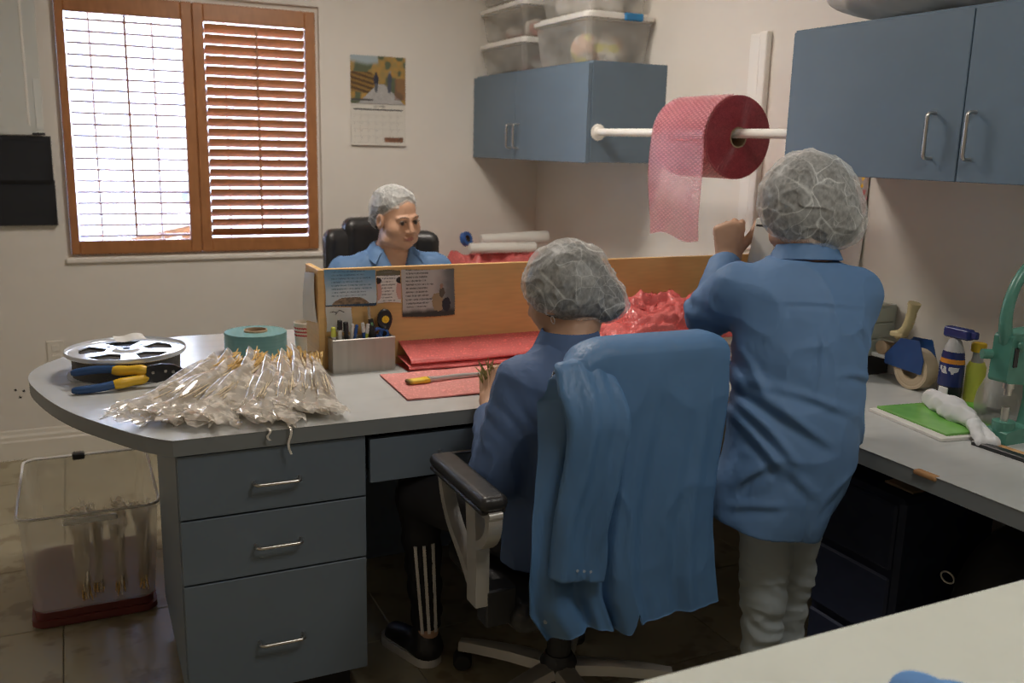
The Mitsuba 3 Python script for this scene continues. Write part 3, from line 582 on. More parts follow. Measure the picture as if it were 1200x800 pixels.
# ---------------- woman facing us behind the partition
def facing():
    K = 'person_002'; hc = np.array([1.160, 3.500, 1.172]); HR = frame(163, 9, 4); R = frame(176)
    neck = (1.150, 3.537, 1.062)
    ls, le, lw = (1.335, 3.525, .958), (1.43, 3.47, .79), (1.27, 3.29, .822); rs, re, rw = (.960, 3.555, .952), (.885, 3.48, .79), (1.05, 3.29, .822)
    rings = [(.50, 1.14, 3.56, .175, .125, -.05), (.66, 1.14, 3.555, .170, .120, -.05), (.84, 1.14, 3.56, .185, .122, -.05), (.955, 1.142, 3.552, .195, .105, -.05), (1.012, 1.145, 3.55, .155, .085, -.05), (1.048, 1.148, 3.545, .090, .068, -.05), (1.066, 1.15, 3.542, .072, .062, -.05)]
    hl = hand_field(lw, (-.8, -.5, .0), (.2, -.3, .9), (-.5, .8, 0), curl=(.3, .35, .4, .45)); hr = hand_field(rw, (.8, -.5, -.05), (-.2, -.3, .9), (.5, .8, 0), curl=(.3, .35, .4, .45))
    hd = head_field(hc, HR, 1.2)
    legs = [((1.06, 3.55, .53), (1.04, 3.20, .55), .090, .064), ((1.04, 3.20, .55), (1.04, 3.24, .09), .062, .040), ((1.23, 3.55, .53), (1.26, 3.20, .55), .090, .064), ((1.26, 3.20, .55), (1.26, 3.24, .09), .062, .040)]
    inn = [(z, x, y, a - .016, b - .016, g) for z, x, y, a, b, g in rings]
    limbs = capsules([(ls, le, .042, .036), (le, lw, .034, .024), (rs, re, .042, .036), (re, rw, .034, .024)] + [(a, b, r0 - .012, r1 - .010) for a, b, r0, r1 in legs], .01)
    def body(p):
        d = smin(hd(p), cone(p, hc + HR @ [0, -.028, -.07], np.array(neck) + [0, .01, -.04], .054, .062), .03)
        d = smin(d, loft(p, inn), .03); d = smin(d, limbs(p), .02); return smin(smin(d, hl(p), .012), hr(p), .012)
    put(K, surface_nets(body, (.78, 3.02, .03), (1.54, 3.74, 1.32), .004), 'm_skin', True, label='woman facing us behind the partition in a blue collared smock and hairnet', cat='person')
    face_parts(K, hc, HR)
    sl_ = capsules([((1.21, 3.54, .998), ls, .045, .062), ((1.09, 3.55, .996), rs, .045, .062), (ls, le, .064, .062), (le, np.array(le) + (np.array(lw) - le) * .8, .058, .044), (rs, re, .066, .062), (re, np.array(re) + (np.array(rw) - re) * .8, .058, .044)], .02)
    nk = np.array(neck)
    def smock(p):
        q = (p - nk) @ R
        d = smin(loft(p, rings, 2.2), sl_(p), .03)
        g = ridge(p + .02 * np.stack([noise3(p, 12, 80 + k) for k in range(3)], -1), (15, 15, 8), 84)
        d = d - .006 * np.clip((g - .6) / .4, 0, 1) ** 2 + .004 * (noise3(p, 7, 82) - .5)
        d = smax(d, -cone(p, nk + [0, 0, -.03], nk + R @ np.array([0, .02, .2]), .064, .080), .006)
        vee = np.maximum(np.abs(q[:, 0]) * .92 - (q[:, 2] + .150) * .36, np.maximum(-q[:, 1] + .0, -.2 - q[:, 2])); d = smax(d, -vee, .006)
        return smax(d, .50 - p[:, 2], .004)
    put(K + '__smock', surface_nets(smock, (.78, 3.10, .48), (1.56, 3.76, 1.12), .0045), 'm_coat', True, label='blue smock open at the neck')
    for s in (-1, 1):      # collar: round the nape and folded over into a point on the chest
        P_ = []
        for t in np.linspace(0, 1, 16):
            a = math.pi - t * 2.30; inr = np.array([s * math.sin(a) * .066, math.cos(a) * .062, .016 - .030 * t ** 2]); w = .030 + .030 * t ** 2
            outw = inr + np.array([s * math.sin(a) * .95, math.cos(a) * .80, 0]) * w * .9 + np.array([s * .012 * t, .010 * t, -.022 - .028 * t ** 2])
            P_.append([nk + R @ (inr * (1 - v) + outw * v + np.array([0, 0, .010]) * math.sin(v * math.pi)) for v in np.linspace(0, 1, 6)])
        put(K + '__collar', flap(P_, .005), 'm_coat', 40)
    def trousers(p): return smax(smin(capsules(legs, .015)(p), cone(p, (1.06, 3.56, .54), (1.23, 3.56, .54), .10, .10), .03), .10 - p[:, 2], .003)
    put(K + '__trousers', surface_nets(trousers, (.90, 3.08, .07), (1.42, 3.72, .70), .007), 'm_trousers', True)
    shoe(K, (1.04, 3.28), (1.03, 3.05)); shoe(K, (1.26, 3.28), (1.27, 3.05))
    hairnet(K, hc, HR, (.086, .108, .088), (0, -.026, .040), cut=.009, nrm=(0, -.58, .81), seed=37, hair_shrink=.005, lump=((0, -.085, -.030), (.060, .058, .055)))
facing()
# ------------------------------------------------------------------ office chairs and the jacket
P('m_leather', lambda p, n, uv: MIX((.012, .012, .013), (.022, .021, .021), FB(p.x * 30, p.y * 30, p.z * 30, 3)), 0.38, 0.5, bump=lambda p, n, uv: FB(p.x * 120, p.y * 120, p.z * 120, 3), bs=0.0008)
P('m_silver', (.52, .50, .46), 0.38, 0.5, metal=0.55)
from shapely.geometry import LineString
from shapely.ops import unary_union
def star_base(key, cx, cy, z, R, a0, mat):
    hub = lathe([(0, z - .03), (.045, z - .03), (.05, z + .02), (.036, z + .045), (0, z + .045)], 24); hub.apply_translation((cx, cy, 0)); put(key + '__hub', hub, 'm_black', 40)
    for i in range(5):
        a = a0 + i * 2 * math.pi / 5; c, s = math.cos(a), math.sin(a)
        P_ = [[(cx + c * r - s * w, cy + s * r + c * w, zz) for (w, zz) in [(-h, z - .012 - dz), (-h * .8, z + .014 - dz), (0, z + .022 - dz), (h * .8, z + .014 - dz), (h, z - .012 - dz), (-h, z - .012 - dz)]] for r, h, dz in [(.03, .032, -.004), (.14, .028, .004), (R - .06, .022, .020), (R, .018, .032)]]
        put(key + '__base_arm', sheet(np.array(P_)), mat, 50)
        x, y = cx + c * (R - .004), cy + s * (R - .004)
        k = put(key + '__caster', xf(lathe([(0, -.024), (.022, -.024), (.027, -.016), (.027, .016), (.022, .024), (0, .024)], 18), (x, y, .027), rx=math.pi / 2, rz=a + .6), 'm_black', 40)
        put(k + '__stem', tube([(x, y, .03), (x, y, z - .030)], .009, 10), 'm_black', 40)
    put(key + '__column', tube([(cx, cy, z + .03), (cx, cy, z + .14), (cx, cy, z + .141), (cx, cy, .42)], [.032, .032, .018, .018], 18), 'm_black', 40)
# the chair of the woman at the desk
K = 'office_chair'
put(K + '__seat', rbox(.835, 1.295, 1.68, 2.13, .375, .450, .035, 6), 'm_leather', True)
def back_f(p):
    q = p - [1.075, 1.625, .80]; y = q[:, 1] + .10 * (q[:, 0] / .23) ** 2 * -.35
    a = np.stack([q[:, 0], y * 2.2, q[:, 2]], 1); b = np.abs(a) - [.125, .005, .165]; d = (np.linalg.norm(np.maximum(b, 0), axis=1) + np.minimum(b.max(1), 0) - .070) * .75
    return d
put(K + '__back', surface_nets(back_f, (.82, 1.53, .52), (1.33, 1.72, 1.08), .008), 'm_leather', True)
put(K + '__back_bracket', tube(spline([(1.075, 1.64, .62), (1.075, 1.655, .50), (1.075, 1.70, .385), (1.075, 1.78, .36)], 16), .022, 10), 'm_black', 40)
put(K + '__mechanism', box(.98, 1.17, 1.78, 2.02, .335, .375, .01), 'm_black')
def arm(x, side):
    c = lambda pts, w: LineString(spline(pts, 14)).buffer(w, cap_style=2)
    sh = unary_union([c([(1.945, .690), (1.925, .640), (1.870, .580), (1.795, .530), (1.765, .500)], .0115), c([(1.665, .686), (1.672, .645), (1.700, .615), (1.745, .596)], .0100), LineString([(1.758, .695), (1.745, .595), (1.742, .455)]).buffer(.026, cap_style=2), LineString([(1.955, .694), (1.66, .694)]).buffer(.010)])
    m = prism(sh.simplify(.0006), -.016, .016); m.apply_transform(np.array([[0, 0, 1, x], [1, 0, 0, 0], [0, 1, 0, 0], [0, 0, 0, 1.0]]))
    k = put(K + '__armrest', m, 'm_silver', 35, label='silver looped armrest with a black padded top')
    q = rbox(x - .036, x + .030, 1.650, 1.980, .704, .738, .0165, 6); q.vertices[:, 0] += .012 * np.sin((q.vertices[:, 1] - 1.65) * 9); put(k + '__pad', q, 'm_leather', True)
    put(k + '__pad_tray', box(x - .032, x + .027, 1.66, 1.97, .697, .708, .003), 'm_black')
    put(k + '__bracket', box(min(x + side * .010, x + side * .085), max(x + side * .010, x + side * .085), 1.715, 1.770, .40, .49, .004), 'm_black')
arm(.765, 1); arm(1.350, -1)
star_base(K, 1.09, 1.94, .105, .31, math.radians(-20), 'm_silver')
tag(K, 'black office chair with silver armrests at the desk, a blue jacket over its back', 'chair')

# the jacket hung over that chair's back
K = 'draped_jacket'
def jacket():
    nu, nv = 110, 120; P_ = np.zeros((nu, nv, 3))
    U = np.linspace(0, 1, nu); Vv = np.linspace(-.20, 1, nv)
    tz = lambda u: 1.068 - .075 * np.clip((.30 - u) / .30, 0, 1) ** 1.8 - .022 * np.clip((u - .86) / .14, 0, 1) ** 2
    for j, v in enumerate(Vv):
        zt = tz(U)
        hem = np.where(U < .47, .425 + .015 * np.sin(U * 9), .435 + .022 * (U - .47)) + np.where((U > .42) & (U < .50), .03 * np.exp(-((U - .475) / .018) ** 2), 0)
        if v >= 0: z = zt + (hem - zt) * v
        else: z = zt + v * .62
        s = np.clip(v, 0, 1)
        xl = np.interp(zt[0] - s * (zt[0] - .43), [.43, .50, .58, .70, .85, .95, 1.0], [.858, .812, .804, .818, .850, .860, .866]); xr = 1.308 - .030 * s + .010 * math.sin(s * 7)
        x = xl + (xr - xl) * U
        y0 = 1.588 + (-.10 * .35) * -((x - 1.075) / .23) ** 2
        rad = .052
        if v < .07 and v >= 0: t = v / .07; y = 1.632 - rad * math.sin(t * math.pi / 2) + 0 * U; z = zt - (1 - math.cos(t * math.pi / 2)) * .035 * 1.0
        elif v < 0: y = 1.632 + rad * min(1, -v / .07) + 0 * U; z = zt + np.minimum(0, v + .035) * .62
        else: y = 1.580 - .012 * s + 0 * U
        fo = s ** .8 * (.018 * np.sin(U * 17 + 1.1 * math.sin(v * 4)) + .012 * np.sin(U * 36 + 2 + 1.5 * v) + .006 * np.sin(U * 61 + 3 * v))
        left = np.clip((.36 - U) / .10, 0, 1)
        valley = .030 * np.exp(-((U - (.36 + .03 * s)) / .022) ** 2) * np.clip((v - .22) * 4, 0, 1)
        y = y - np.where(v < 0, -1, 1) * 0.35 * fo * (0 if v < 0 else 1) * (1 + 1.2 * left) + (valley if v > 0 else 0) + (left * .02 * s)
        if v >= 0: y = y + min(1, v / .10) * (.085 * np.clip((.07 - U) / .07, 0, 1) ** 1.5 * np.clip(1.15 - s * 1.6, 0, 1) + .05 * np.clip((U - .95) / .05, 0, 1) ** 1.5 * np.clip(1.1 - s, 0, 1))
        y = y - .020 * s
        if v < .02: x = x + .055 * min(1, (.02 - v) / .08) * np.clip((.16 - U) / .16, 0, 1)
        P_[:, j] = np.stack([x, y, z], 1)
    q = P_.reshape(-1, 3); r = ridge(q + .03 * np.stack([noise3(q, 9, 90 + k) for k in range(3)], -1), (10, 10, 6), 93); P_[..., 1] -= (.0035 * np.clip((r - .55) / .45, 0, 1) ** 2).reshape(nu, nv); P_[..., 1] += (.004 * (noise3(q, 6, 95) - .5)).reshape(nu, nv)
    return sheet(P_, .0035)
put(K + '__panel', jacket(), 'm_jacket', True)
def sleeve(p):
    t = np.clip((1.025 - p[:, 2]) / .44, 0, 1); cx = .930 - .028 * t + .012 * np.sin(t * 5); cy = 1.548 - .004 * t + .060 * np.clip(1 - t / .30, 0, 1) ** 2
    a = .078 - .022 * t - .02 * np.clip(.12 - t, 0, .12) / .12; b = .026 - .006 * t
    u, v = (p[:, 0] - cx) / a, (p[:, 1] - cy) / b; k = np.sqrt(u * u + v * v); d = (k - 1) * b * .8
    fold = .0065 * np.sin((p[:, 0] - cx) * 66 + 2.2 * t + 4 * noise3(p, 5, 101)) * np.clip(t * 3, 0, 1) + .002 * np.sin((p[:, 0] - cx) * 150 + 5 * t + 5 * noise3(p, 7, 105))
    d = d - fold * .8 - .004 * (ridge(p, (12, 12, 6), 104) - .6)
    hem = .575 - .25 * (p[:, 0] - .90); return smax(smax(d, hem - p[:, 2], .004), p[:, 2] - 1.035, .02)
put(K + '__sleeve', surface_nets(sleeve, (.80, 1.48, .52), (1.06, 1.62, 1.05), .0045), 'm_jacket', True)
for z, x in ((.475, .850), (.590, .822)): put(K + '__button', xf(lathe([(0, 0), (.0055, 0), (.006, .0015), (.004, .003), (0, .0025)], 14), (x, 1.575, z), rx=math.pi / 2), 'm_button', 40)
for i in range(3): put(K + '__snap', xf(lathe([(0, 0), (.0032, 0), (.0034, .0012), (0, .002)], 12), (.893 + .016 * i, 1.524, .606 - .004 * i), rx=math.pi / 2), 'm_button', 40)
tag(K, 'blue work jacket draped over the back of the office chair, one sleeve hanging', 'jacket')

# the high-backed chair of the woman facing us
K = 'office_chair_001'
def lobe(x0, x1, z0, z1, y, bulge):
    def f(p):
        q = p - [(x0 + x1) / 2, y, (z0 + z1) / 2]; q = np.stack([q[:, 0], q[:, 1] + 1.1 * (p[:, 0] - 1.19) ** 2, q[:, 2]], 1); b = np.abs(q) - [(x1 - x0) / 2 - .045, bulge, (z1 - z0) / 2 - .06]
        return np.linalg.norm(np.maximum(b, 0), axis=1) + np.minimum(b.max(1), 0) - .045
    return f
put(K + '__back', surface_nets(lobe(1.03, 1.36, .50, 1.165, 3.865, .012), (.9, 3.70, .45), (1.5, 3.98, 1.20), .009), 'm_leather', True)
put(K + '__back_wing', surface_nets(lobe(.940, 1.075, .54, 1.120, 3.875, .012), (.88, 3.65, .48), (1.12, 4.0, 1.16), .009), 'm_leather', True)
put(K + '__back_wing', surface_nets(lobe(1.315, 1.450, .54, 1.105, 3.885, .012), (1.27, 3.65, .48), (1.50, 4.0, 1.16), .009), 'm_leather', True)
put(K + '__seat', rbox(.93, 1.42, 3.40, 3.86, .375, .458, .038, 6), 'm_leather', True)
put(K + '__mechanism', box(1.08, 1.28, 3.52, 3.74, .34, .378, .01), 'm_black'); put(K + '__back_bracket', tube(spline([(1.19, 3.93, .60), (1.19, 3.92, .45), (1.19, 3.80, .37), (1.19, 3.68, .36)], 14), .024, 10), 'm_black', 40)
star_base(K, 1.18, 3.64, .105, .30, .3, 'm_black')
tag(K, 'black high-backed leather chair by the back wall behind the partition', 'chair')
# ------------------------------------------------------------------ partition and what hangs on it
def ply_wood(p, n, uv):
    g = FB(p.x * 3 + .8 * N(p.x * 2, p.z * 5), p.y * 30, p.z * 14, 3); b = FB(p.x * 7, p.y * 7, p.z * 7, 3)
    return MIX((.58, .345, .125), (.72, .47, .205), .55 * g + .45 * b) * (1 - .10 * N(p.x * 25, p.y, p.z * 160))
P('m_plywood', ply_wood, 0.45, 0.4)
PY = 2.71
put('partition__panel', box(.668, 2.328, PY, PY + .018, ZT, 1.089, .0012), 'm_plywood')
put('partition__end_board', box(.649, .6675, PY - .004, PY + .16, ZT, 1.087, .0012), 'm_plywood', label='narrow plywood end board')
put('partition__brace', box(1.30, 1.318, PY + .018, PY + .15, ZT, .98, .0012), 'm_plywood')
tag('partition', 'low varnished plywood partition across the desk with printed sheets taped to it', 'partition')
def paper_lines(x0, z1, dz, x_left, x_right, seed, cov=.55):
    def f(p):
        r = (z1 - p.z) / dz; i = dr.floor(r); w = mikit.cell_rand(i, seed)
        on = dr.select((r - i > .30) & (r - i < .30 + .42) & (p.x > x_left) & (p.x < x_right - (x_right - x_left) * .3 * w), 1.0, 0.0)
        return on * dr.select(N(p.x * 380, i * 7.3 + seed) > 1 - cov, 1.0, .35)
    return f
la = paper_lines(.669, 1.074, .0105, .690, .815, 3)
def poster_a(p, n, uv):
    t = (1.083 - p.z) / .11
    c = MIX((.14, .30, .46), (.50, .58, .62), SS(0.0, .75, t + .35 * (FB(p.x * 30, p.z * 40, 0, 3) - .5)))
    dome = dr.sqrt(dr.square((p.x - .748) / .062) + dr.square((p.z - .967) / .036)); c = dr.select((p.z < 1.0) & (dome < 1), MIX((.10, .07, .05), (.30, .22, .14), N(p.x * 160, p.z * 160)), c)
    c = dr.select(p.z < .979, MIX((.03, .05, .08), (.05, .09, .13), N(p.x * 60, p.z * 80)), c)
    return MIX(c, (.06, .11, .17), la(p) * .55 * dr.select(p.z > 1.004, 1.0, 0.0))
lb = paper_lines(.83, 1.058, .0098, .847, .895, 11, .6)
def poster_b(p, n, uv):
    c = MIX((.62, .60, .56), (.68, .66, .62), N(p.x * 40, p.z * 40)); c = dr.select(p.z > 1.062, mi.Color3f(.13, .12, .075), c)
    for x in (.836, .905):
        d = dr.sqrt(dr.square((p.x - x) / .011) + dr.square((p.z - 1.016) / .030)); c = dr.select(d < 1, mi.Color3f(.55, .33, .27), c)
        d = dr.sqrt(dr.square((p.x - x) / .011) + dr.square((p.z - 1.047) / .010)); c = dr.select(d < 1, mi.Color3f(.03, .025, .02), c)
    return MIX(c, (.18, .17, .16), lb(p) * .7)
lc = paper_lines(.91, 1.060, .0118, .925, 1.020, 21, .6)
def poster_c(p, n, uv):
    t = (p.x - .91) / .178; u = (1.075 - p.z) / .146
    c = MIX((.44, .43, .40), (.13, .14, .135), SS(.50, 1.0, t + .25 * (FB(p.x * 30, p.z * 30, 2, 3) - .5))); c = MIX(c, (.05, .045, .035), SS(.82, .95, u + .05 * N(p.x * 60, 1)))
    for (x, z, a, b, col) in [(1.032, .972, .020, .030, (.30, .23, .13)), (1.046, 1.002, .009, .016, (.10, .085, .06)), (1.060, .965, .014, .022, (.03, .03, .035)), (1.044, 1.022, .006, .008, (.28, .18, .12))]:
        d = dr.sqrt(dr.square((p.x - x) / a) + dr.square((p.z - z) / b)); c = dr.select(d < 1 + .3 * (N(p.x * 150, p.z * 150) - .5), mi.Color3f(*col), c)
    return MIX(c, (.10, .10, .095), lc(p) * .75 * dr.select(u < .80, 1.0, 0.0))
P('m_poster_a', poster_a, 0.3); P('m_poster_b', poster_b, 0.35); P('m_poster_c', poster_c, 0.3); P('m_paper', lambda p, n, uv: MIX((.60, .59, .55), (.66, .65, .61), N(p.x * 20, p.y * 20, p.z * 20)), 0.6)
def wall_sheet(key, x0, x1, z0, z1, y, mat, curl, label, cat, corner=None):
    nx, nz = 12, 12; P_ = np.zeros((nx, nz, 3))
    for i, u in enumerate(np.linspace(0, 1, nx)):
        for j, v in enumerate(np.linspace(0, 1, nz)):
            P_[i, j] = (x0 + (x1 - x0) * u + .002 * math.sin(v * 5), y - .0012 - curl * (1 - v) ** 3 - curl * .6 * u ** 4 * v ** 4, z0 + (z1 - z0) * v + .0025 * math.sin(u * 4 + x0 * 30))
    put(key, sheet(P_, .0005), mat, True, label=label, cat=cat)
wall_sheet('printed_sheet', .670, .829, .973, 1.084, PY, 'm_poster_a', .003, 'blue printed sheet with a dome and cloudy sky, leftmost on the partition', 'printed sheet')
wall_sheet('printed_sheet_001', .832, .909, .977, 1.078, PY, 'm_poster_b', .003, 'narrow white printed sheet with dark header between two larger sheets', 'printed sheet')
wall_sheet('printed_sheet_002', .912, 1.088, .929, 1.078, PY - .001, 'm_poster_c', .006, 'grey printed sheet with dark figures, rightmost on the partition', 'printed sheet')
wall_sheet('white_card', .672, .752, .895, .972, PY, 'm_paper', .001, 'torn white card on the partition behind the pen holder', 'card')
P_ = np.array([[(.6478 - .006 * math.sin(v * 2.6) - .014 * (1 - v) * u, PY + .012 + .125 * u + .01 * v, .925 + .150 * v - .012 * u) for v in np.linspace(0, 1, 9)] for u in np.linspace(0, 1, 7)])
put('hanging_note', sheet(P_, .0006), 'm_paper', True, label='white paper note hanging on the left end of the partition', cat='paper note')

put('white_card__scribble', tube([(.684, PY - .0045, .957), (.696, PY - .0045, .959), (.706, PY - .0045, .954), (.700, PY - .0045, .949), (.712, PY - .0045, .963), (.728, PY - .0045, .955)], .0009, 5), 'm_cap_black')
# ------------------------------------------------------------------ pen holder and pens
P('m_brushed', lambda p, n, uv: MIX((.40, .38, .33), (.52, .50, .45), FB(p.x * 90, p.y * 90, p.z * 4, 2)), 0.5, 0.5, metal=0.6)
P('m_mblue', (.03, .10, .33), 0.35); P('m_yellow', (.72, .48, .03), 0.4); P('m_lime', (.62, .66, .10), 0.4); P('m_cap_black', (.02, .02, .022), 0.3); P('m_plastic_white', (.68, .68, .66), 0.35); P('m_green_pl', (.12, .30, .14), 0.4)
hx0, hx1, hy0, hy1, hz = .674, .868, 2.642, 2.700, .882
put('pen_holder__body', cat_m([box(hx0, hx1, hy0, hy0 + .002, ZT, hz), box(hx0, hx1, hy1 - .002, hy1, ZT, hz), box(hx0, hx0 + .002, hy0 + .002, hy1 - .002, ZT, hz), box(hx1 - .002, hx1, hy0 + .002, hy1 - .002, ZT, hz), box(hx0 + .002, hx1 - .002, hy0 + .002, hy1 - .002, ZT, ZT + .002)]), 'm_brushed')
put('pen_holder__rim', tube([(hx0, hy0, hz), (hx1, hy0, hz), (hx1, hy1, hz), (hx0, hy1, hz), (hx0, hy0 + .001, hz)], .0022, 8), 'm_steel', 40)
tag('pen_holder', 'brushed metal box full of pens in front of the partition', 'pen holder')
def pen(name, x, z, col, lean, cap, label, r=.0048, y=2.672, cat='pen'):
    top = np.array([x, y, z]); bot = np.array([x - lean * .10, y + .006 * ((hash(label) % 5) - 2) * 0 - .004, ZT + .006]); d = (top - bot) / np.linalg.norm(top - bot)
    put(name + '__barrel', tube([bot, bot + d * .012, top - d * .030], [r * .35, r, r], 10), col, 40)
    put(name + '__cap', tube([top - d * .030, top - d * .029, top - d * .002, top], [r, r * 1.18, r * 1.12, r * .8], 10), cap, 40)
    tag(name, label, cat, None)
pens = [('highlighter', .684, .918, 'm_plastic_white', -.05, 'm_lime', 'yellow-capped highlighter at the left end of the pen holder', .0065), ('marker', .704, .938, 'm_plastic_white', .02, 'm_cap_black', 'black-capped marker, the left and taller of two in the pen holder', .0068),
        ('marker_001', .722, .932, 'm_cap_black', -.05, 'm_cap_black', 'all-black marker just right of the white-barrelled marker', .0068), ('pen', .744, .924, 'm_plastic_white', .15, 'm_plastic_white', 'white pen leaning right, between the black marker and the blue pens', .0045),
        ('pen_001', .757, .921, 'm_mblue', .25, 'm_mblue', 'blue pen leaning, leftmost blue pen of the holder', .0045), ('pen_002', .775, .926, 'm_mblue', -.1, 'm_plastic_white', 'blue pen with a white end near the middle of the holder', .005),
        ('pen_003', .792, .922, 'm_lime', .2, 'm_plastic_white', 'yellow-green pen leaning right of the blue pens', .005), ('pen_004', .803, .926, 'm_lime', -.2, 'm_green_pl', 'yellow-green pencil crossing beside the screwdriver', .0042)]
for a in pens: pen(*a[:7], r=a[7])
k = 'screwdriver'
put(k + '__shaft', tube([(.800, 2.680, .93), (.797, 2.682, .972)], .0042, 8), 'm_steel', 40); put(k + '__handle', tube([(.812, 2.67, ZT + .01), (.806, 2.676, .90), (.802, 2.679, .935)], [.010, .012, .008], 12), 'm_cap_black', 40)
tag(k, 'dark-handled screwdriver pointing up from the middle of the pen holder', 'screwdriver')
ring = lathe([(.009, -.004), (.016, -.004), (.0165, 0), (.016, .004), (.009, .004), (.009, -.004)], 20)
k = 'scissors'
for x, z, rx in ((.823, .893, .2), (.842, .888, -.2)): put(k + '__ring', xf(ring, (x, 2.672, z), rx=math.pi / 2 + rx), 'm_mblue', 40)
put(k + '__blade', box(.828, .836, 2.669, 2.672, ZT + .008, .885, .0008), 'm_steel')
tag(k, 'blue-handled scissors standing in the pen holder', 'scissors')
k = 'utility_cutter'
def cut(p): return smax(np.hypot((p[:, 0] - .848) / .7, p[:, 2] - .930) - .034, np.abs(p[:, 1] - 2.682) - .007, .006)
put(k + '__body', surface_nets(lambda p: smin(cut(p), cone(p, (.848, 2.682, .90), (.845, 2.682, .80), .011, .009), .01), (.81, 2.66, .78), (.89, 2.71, .98), .003), 'm_cap_black', True)
put(k + '__inlay', xf(lathe([(0, 0), (.0115, 0), (.0115, .002), (.0055, .002), (.0055, 0)], 18), (.848, 2.6745, .932), rx=math.pi / 2), 'm_yellow', 40)
tag(k, 'black and yellow rounded cutter at the right end of the pen holder', 'cutter')

# ------------------------------------------------------------------ reel, cutters, tape, cup
P('m_reel', (.66, .70, .76), 0.16, 0.6, metal=0.35); P('m_winding', lambda p, n, uv: MIX((.030, .028, .025), (.075, .068, .058), N(p.x * 300, p.y * 300, p.z * 500)), 0.6); P('m_tan', (.50, .38, .22), 0.6)
RC = (.115, 2.865)
circ = lambda r, n=48, a0=0.0: [(RC[0] + r * math.cos(a0 + 2 * math.pi * i / n), RC[1] + r * math.sin(a0 + 2 * math.pi * i / n)) for i in range(n)]
disc = Polygon(circ(.162, 64)); holes = []
for i in range(5):
    a = i * 2 * math.pi / 5 + .35; pts = [(RC[0] + r * math.cos(a + t), RC[1] + r * math.sin(a + t)) for r, t in [(.060, -.30), (.128, -.42), (.133, 0), (.128, .42), (.060, .30)]]; holes.append(Polygon(pts).buffer(-.004).buffer(.004))
for i in range(5):
    a = i * 2 * math.pi / 5 + .35 + math.pi / 5; holes.append(Polygon([(RC[0] + .075 * math.cos(a) + .007 * math.cos(t), RC[1] + .075 * math.sin(a) + .007 * math.sin(t)) for t in np.linspace(0, 6.28, 12)[:-1]]))
plate = disc.difference(unary_union(holes)).difference(Polygon(circ(.013, 20)))
put('film_reel__flange', prism(plate, .846, .849), 'm_reel'); put('film_reel__flange', prism(plate, ZT + .001, ZT + .004), 'm_reel')
m = lathe([(.157, .846), (.164, .844), (.1665, .848), (.1665, .856), (.164, .857), (.1615, .850), (.157, .849)], 64); m.apply_translation((*RC, 0)); put('film_reel__rim', m, 'm_reel', 50)
m = lathe([(.05, ZT + .004), (.148, ZT + .004), (.148, .842), (.05, .842)], 64); m.apply_translation((*RC, 0)); put('film_reel__winding', m, 'm_winding', 40)
m = lathe([(.147, .838), (.1495, .838), (.1495, .8435), (.147, .8435)], 64); m.apply_translation((*RC, 0)); put('film_reel__edge_strip', m, 'm_tan', 40)
m = lathe([(.012, .80), (.045, .80), (.045, .846), (.030, .854), (.012, .854)], 32); m.apply_translation((*RC, 0)); put('film_reel__hub', m, 'm_reel', 40)
tag('film_reel', 'shiny metal reel with cut-out spokes lying on the rounded desk end', 'reel')
P_ = np.array([[(.135 + .085 * u - .01 * v, 2.955 + .045 * v, .858 + .010 * v + .004 * math.sin(u * 6)) for v in np.linspace(0, 1, 6)] for u in np.linspace(-.5, .5, 9)])
put('folded_paper', sheet(P_, .001), 'm_paper', True, label='small white paper lying on the far side of the metal reel', cat='paper')
k = 'crimping_pliers'; P('m_tool_blue', (.025, .075, .20), 0.4); P('m_tool_yellow', (.70, .43, .03), 0.38)
up, lo = 2.690, 2.672
put(k + '__handle', tube(spline([(.10, up, .828), (.05, up + .02, .832), (.0, up + .03, .828), (-.035, up + .034, .824)], 16), np.interp(np.linspace(0, 1, 16), [0, .2, .8, .95, 1], [.008, .0115, .0115, .010, .006]), 12), 'm_tool_blue', 40)
put(k + '__handle', tube(spline([(.10, lo - .01, .806), (.05, lo - .02, .797), (.0, lo - .022, .793), (-.035, lo - .018, .792)], 16), np.interp(np.linspace(0, 1, 16), [0, .2, .8, .95, 1], [.008, .0115, .0115, .010, .006]), 12), 'm_tool_blue', 40)
put(k + '__grip', tube(spline([(.165, up - .012, .826), (.145, up - .010, .829), (.11, up, .828), (.07, up + .012, .830)], 12), [.006, .011, .0145, .0150, .0140, .0135, .0135, .014, .0145, .0150, .0140, .0125], 12), 'm_tool_yellow', 40)
put(k + '__grip', tube(spline([(.165, lo + .002, .808), (.145, lo, .805), (.11, lo - .010, .803), (.07, lo - .018, .799)], 12), [.006, .010, .0140, .0150, .0140, .0135, .0135, .014, .0145, .0150, .0140, .0125], 12), 'm_tool_yellow', 40)
head = Polygon([(.155, .800), (.180, .795), (.205, .800), (.245, .806), (.262, .804), (.264, .816), (.250, .824), (.225, .838), (.195, .842), (.160, .838)]).buffer(.003)
m = prism(head, -.006, .006); m.apply_transform(np.array([[1, 0, 0, 0], [0, 0, -1, up - .018], [0, 1, 0, 0], [0, 0, 0, 1.0]])); m.fix_normals(); put(k + '__head', m, 'm_cap_black', 40)
m = prism(Polygon([(.225, .808), (.272, .806), (.275, .815), (.232, .826)]), -.008, .002); m.apply_transform(np.array([[1, 0, 0, 0], [0, 0, -1, up - .018], [0, 1, 0, 0], [0, 0, 0, 1.0]])); m.fix_normals(); put(k + '__jaw', m, 'm_cap_black', 40)
for x, z in ((.172, .822), (.205, .824), (.225, .820)): put(k + '__rivet', xf(lathe([(0, 0), (.0045, 0), (.004, .002), (0, .0025)], 12), (x, up - .0245, z), rx=math.pi / 2), 'm_steel', 40)
tag(k, 'crimping pliers with blue and yellow handles in front of the metal reel', 'pliers')
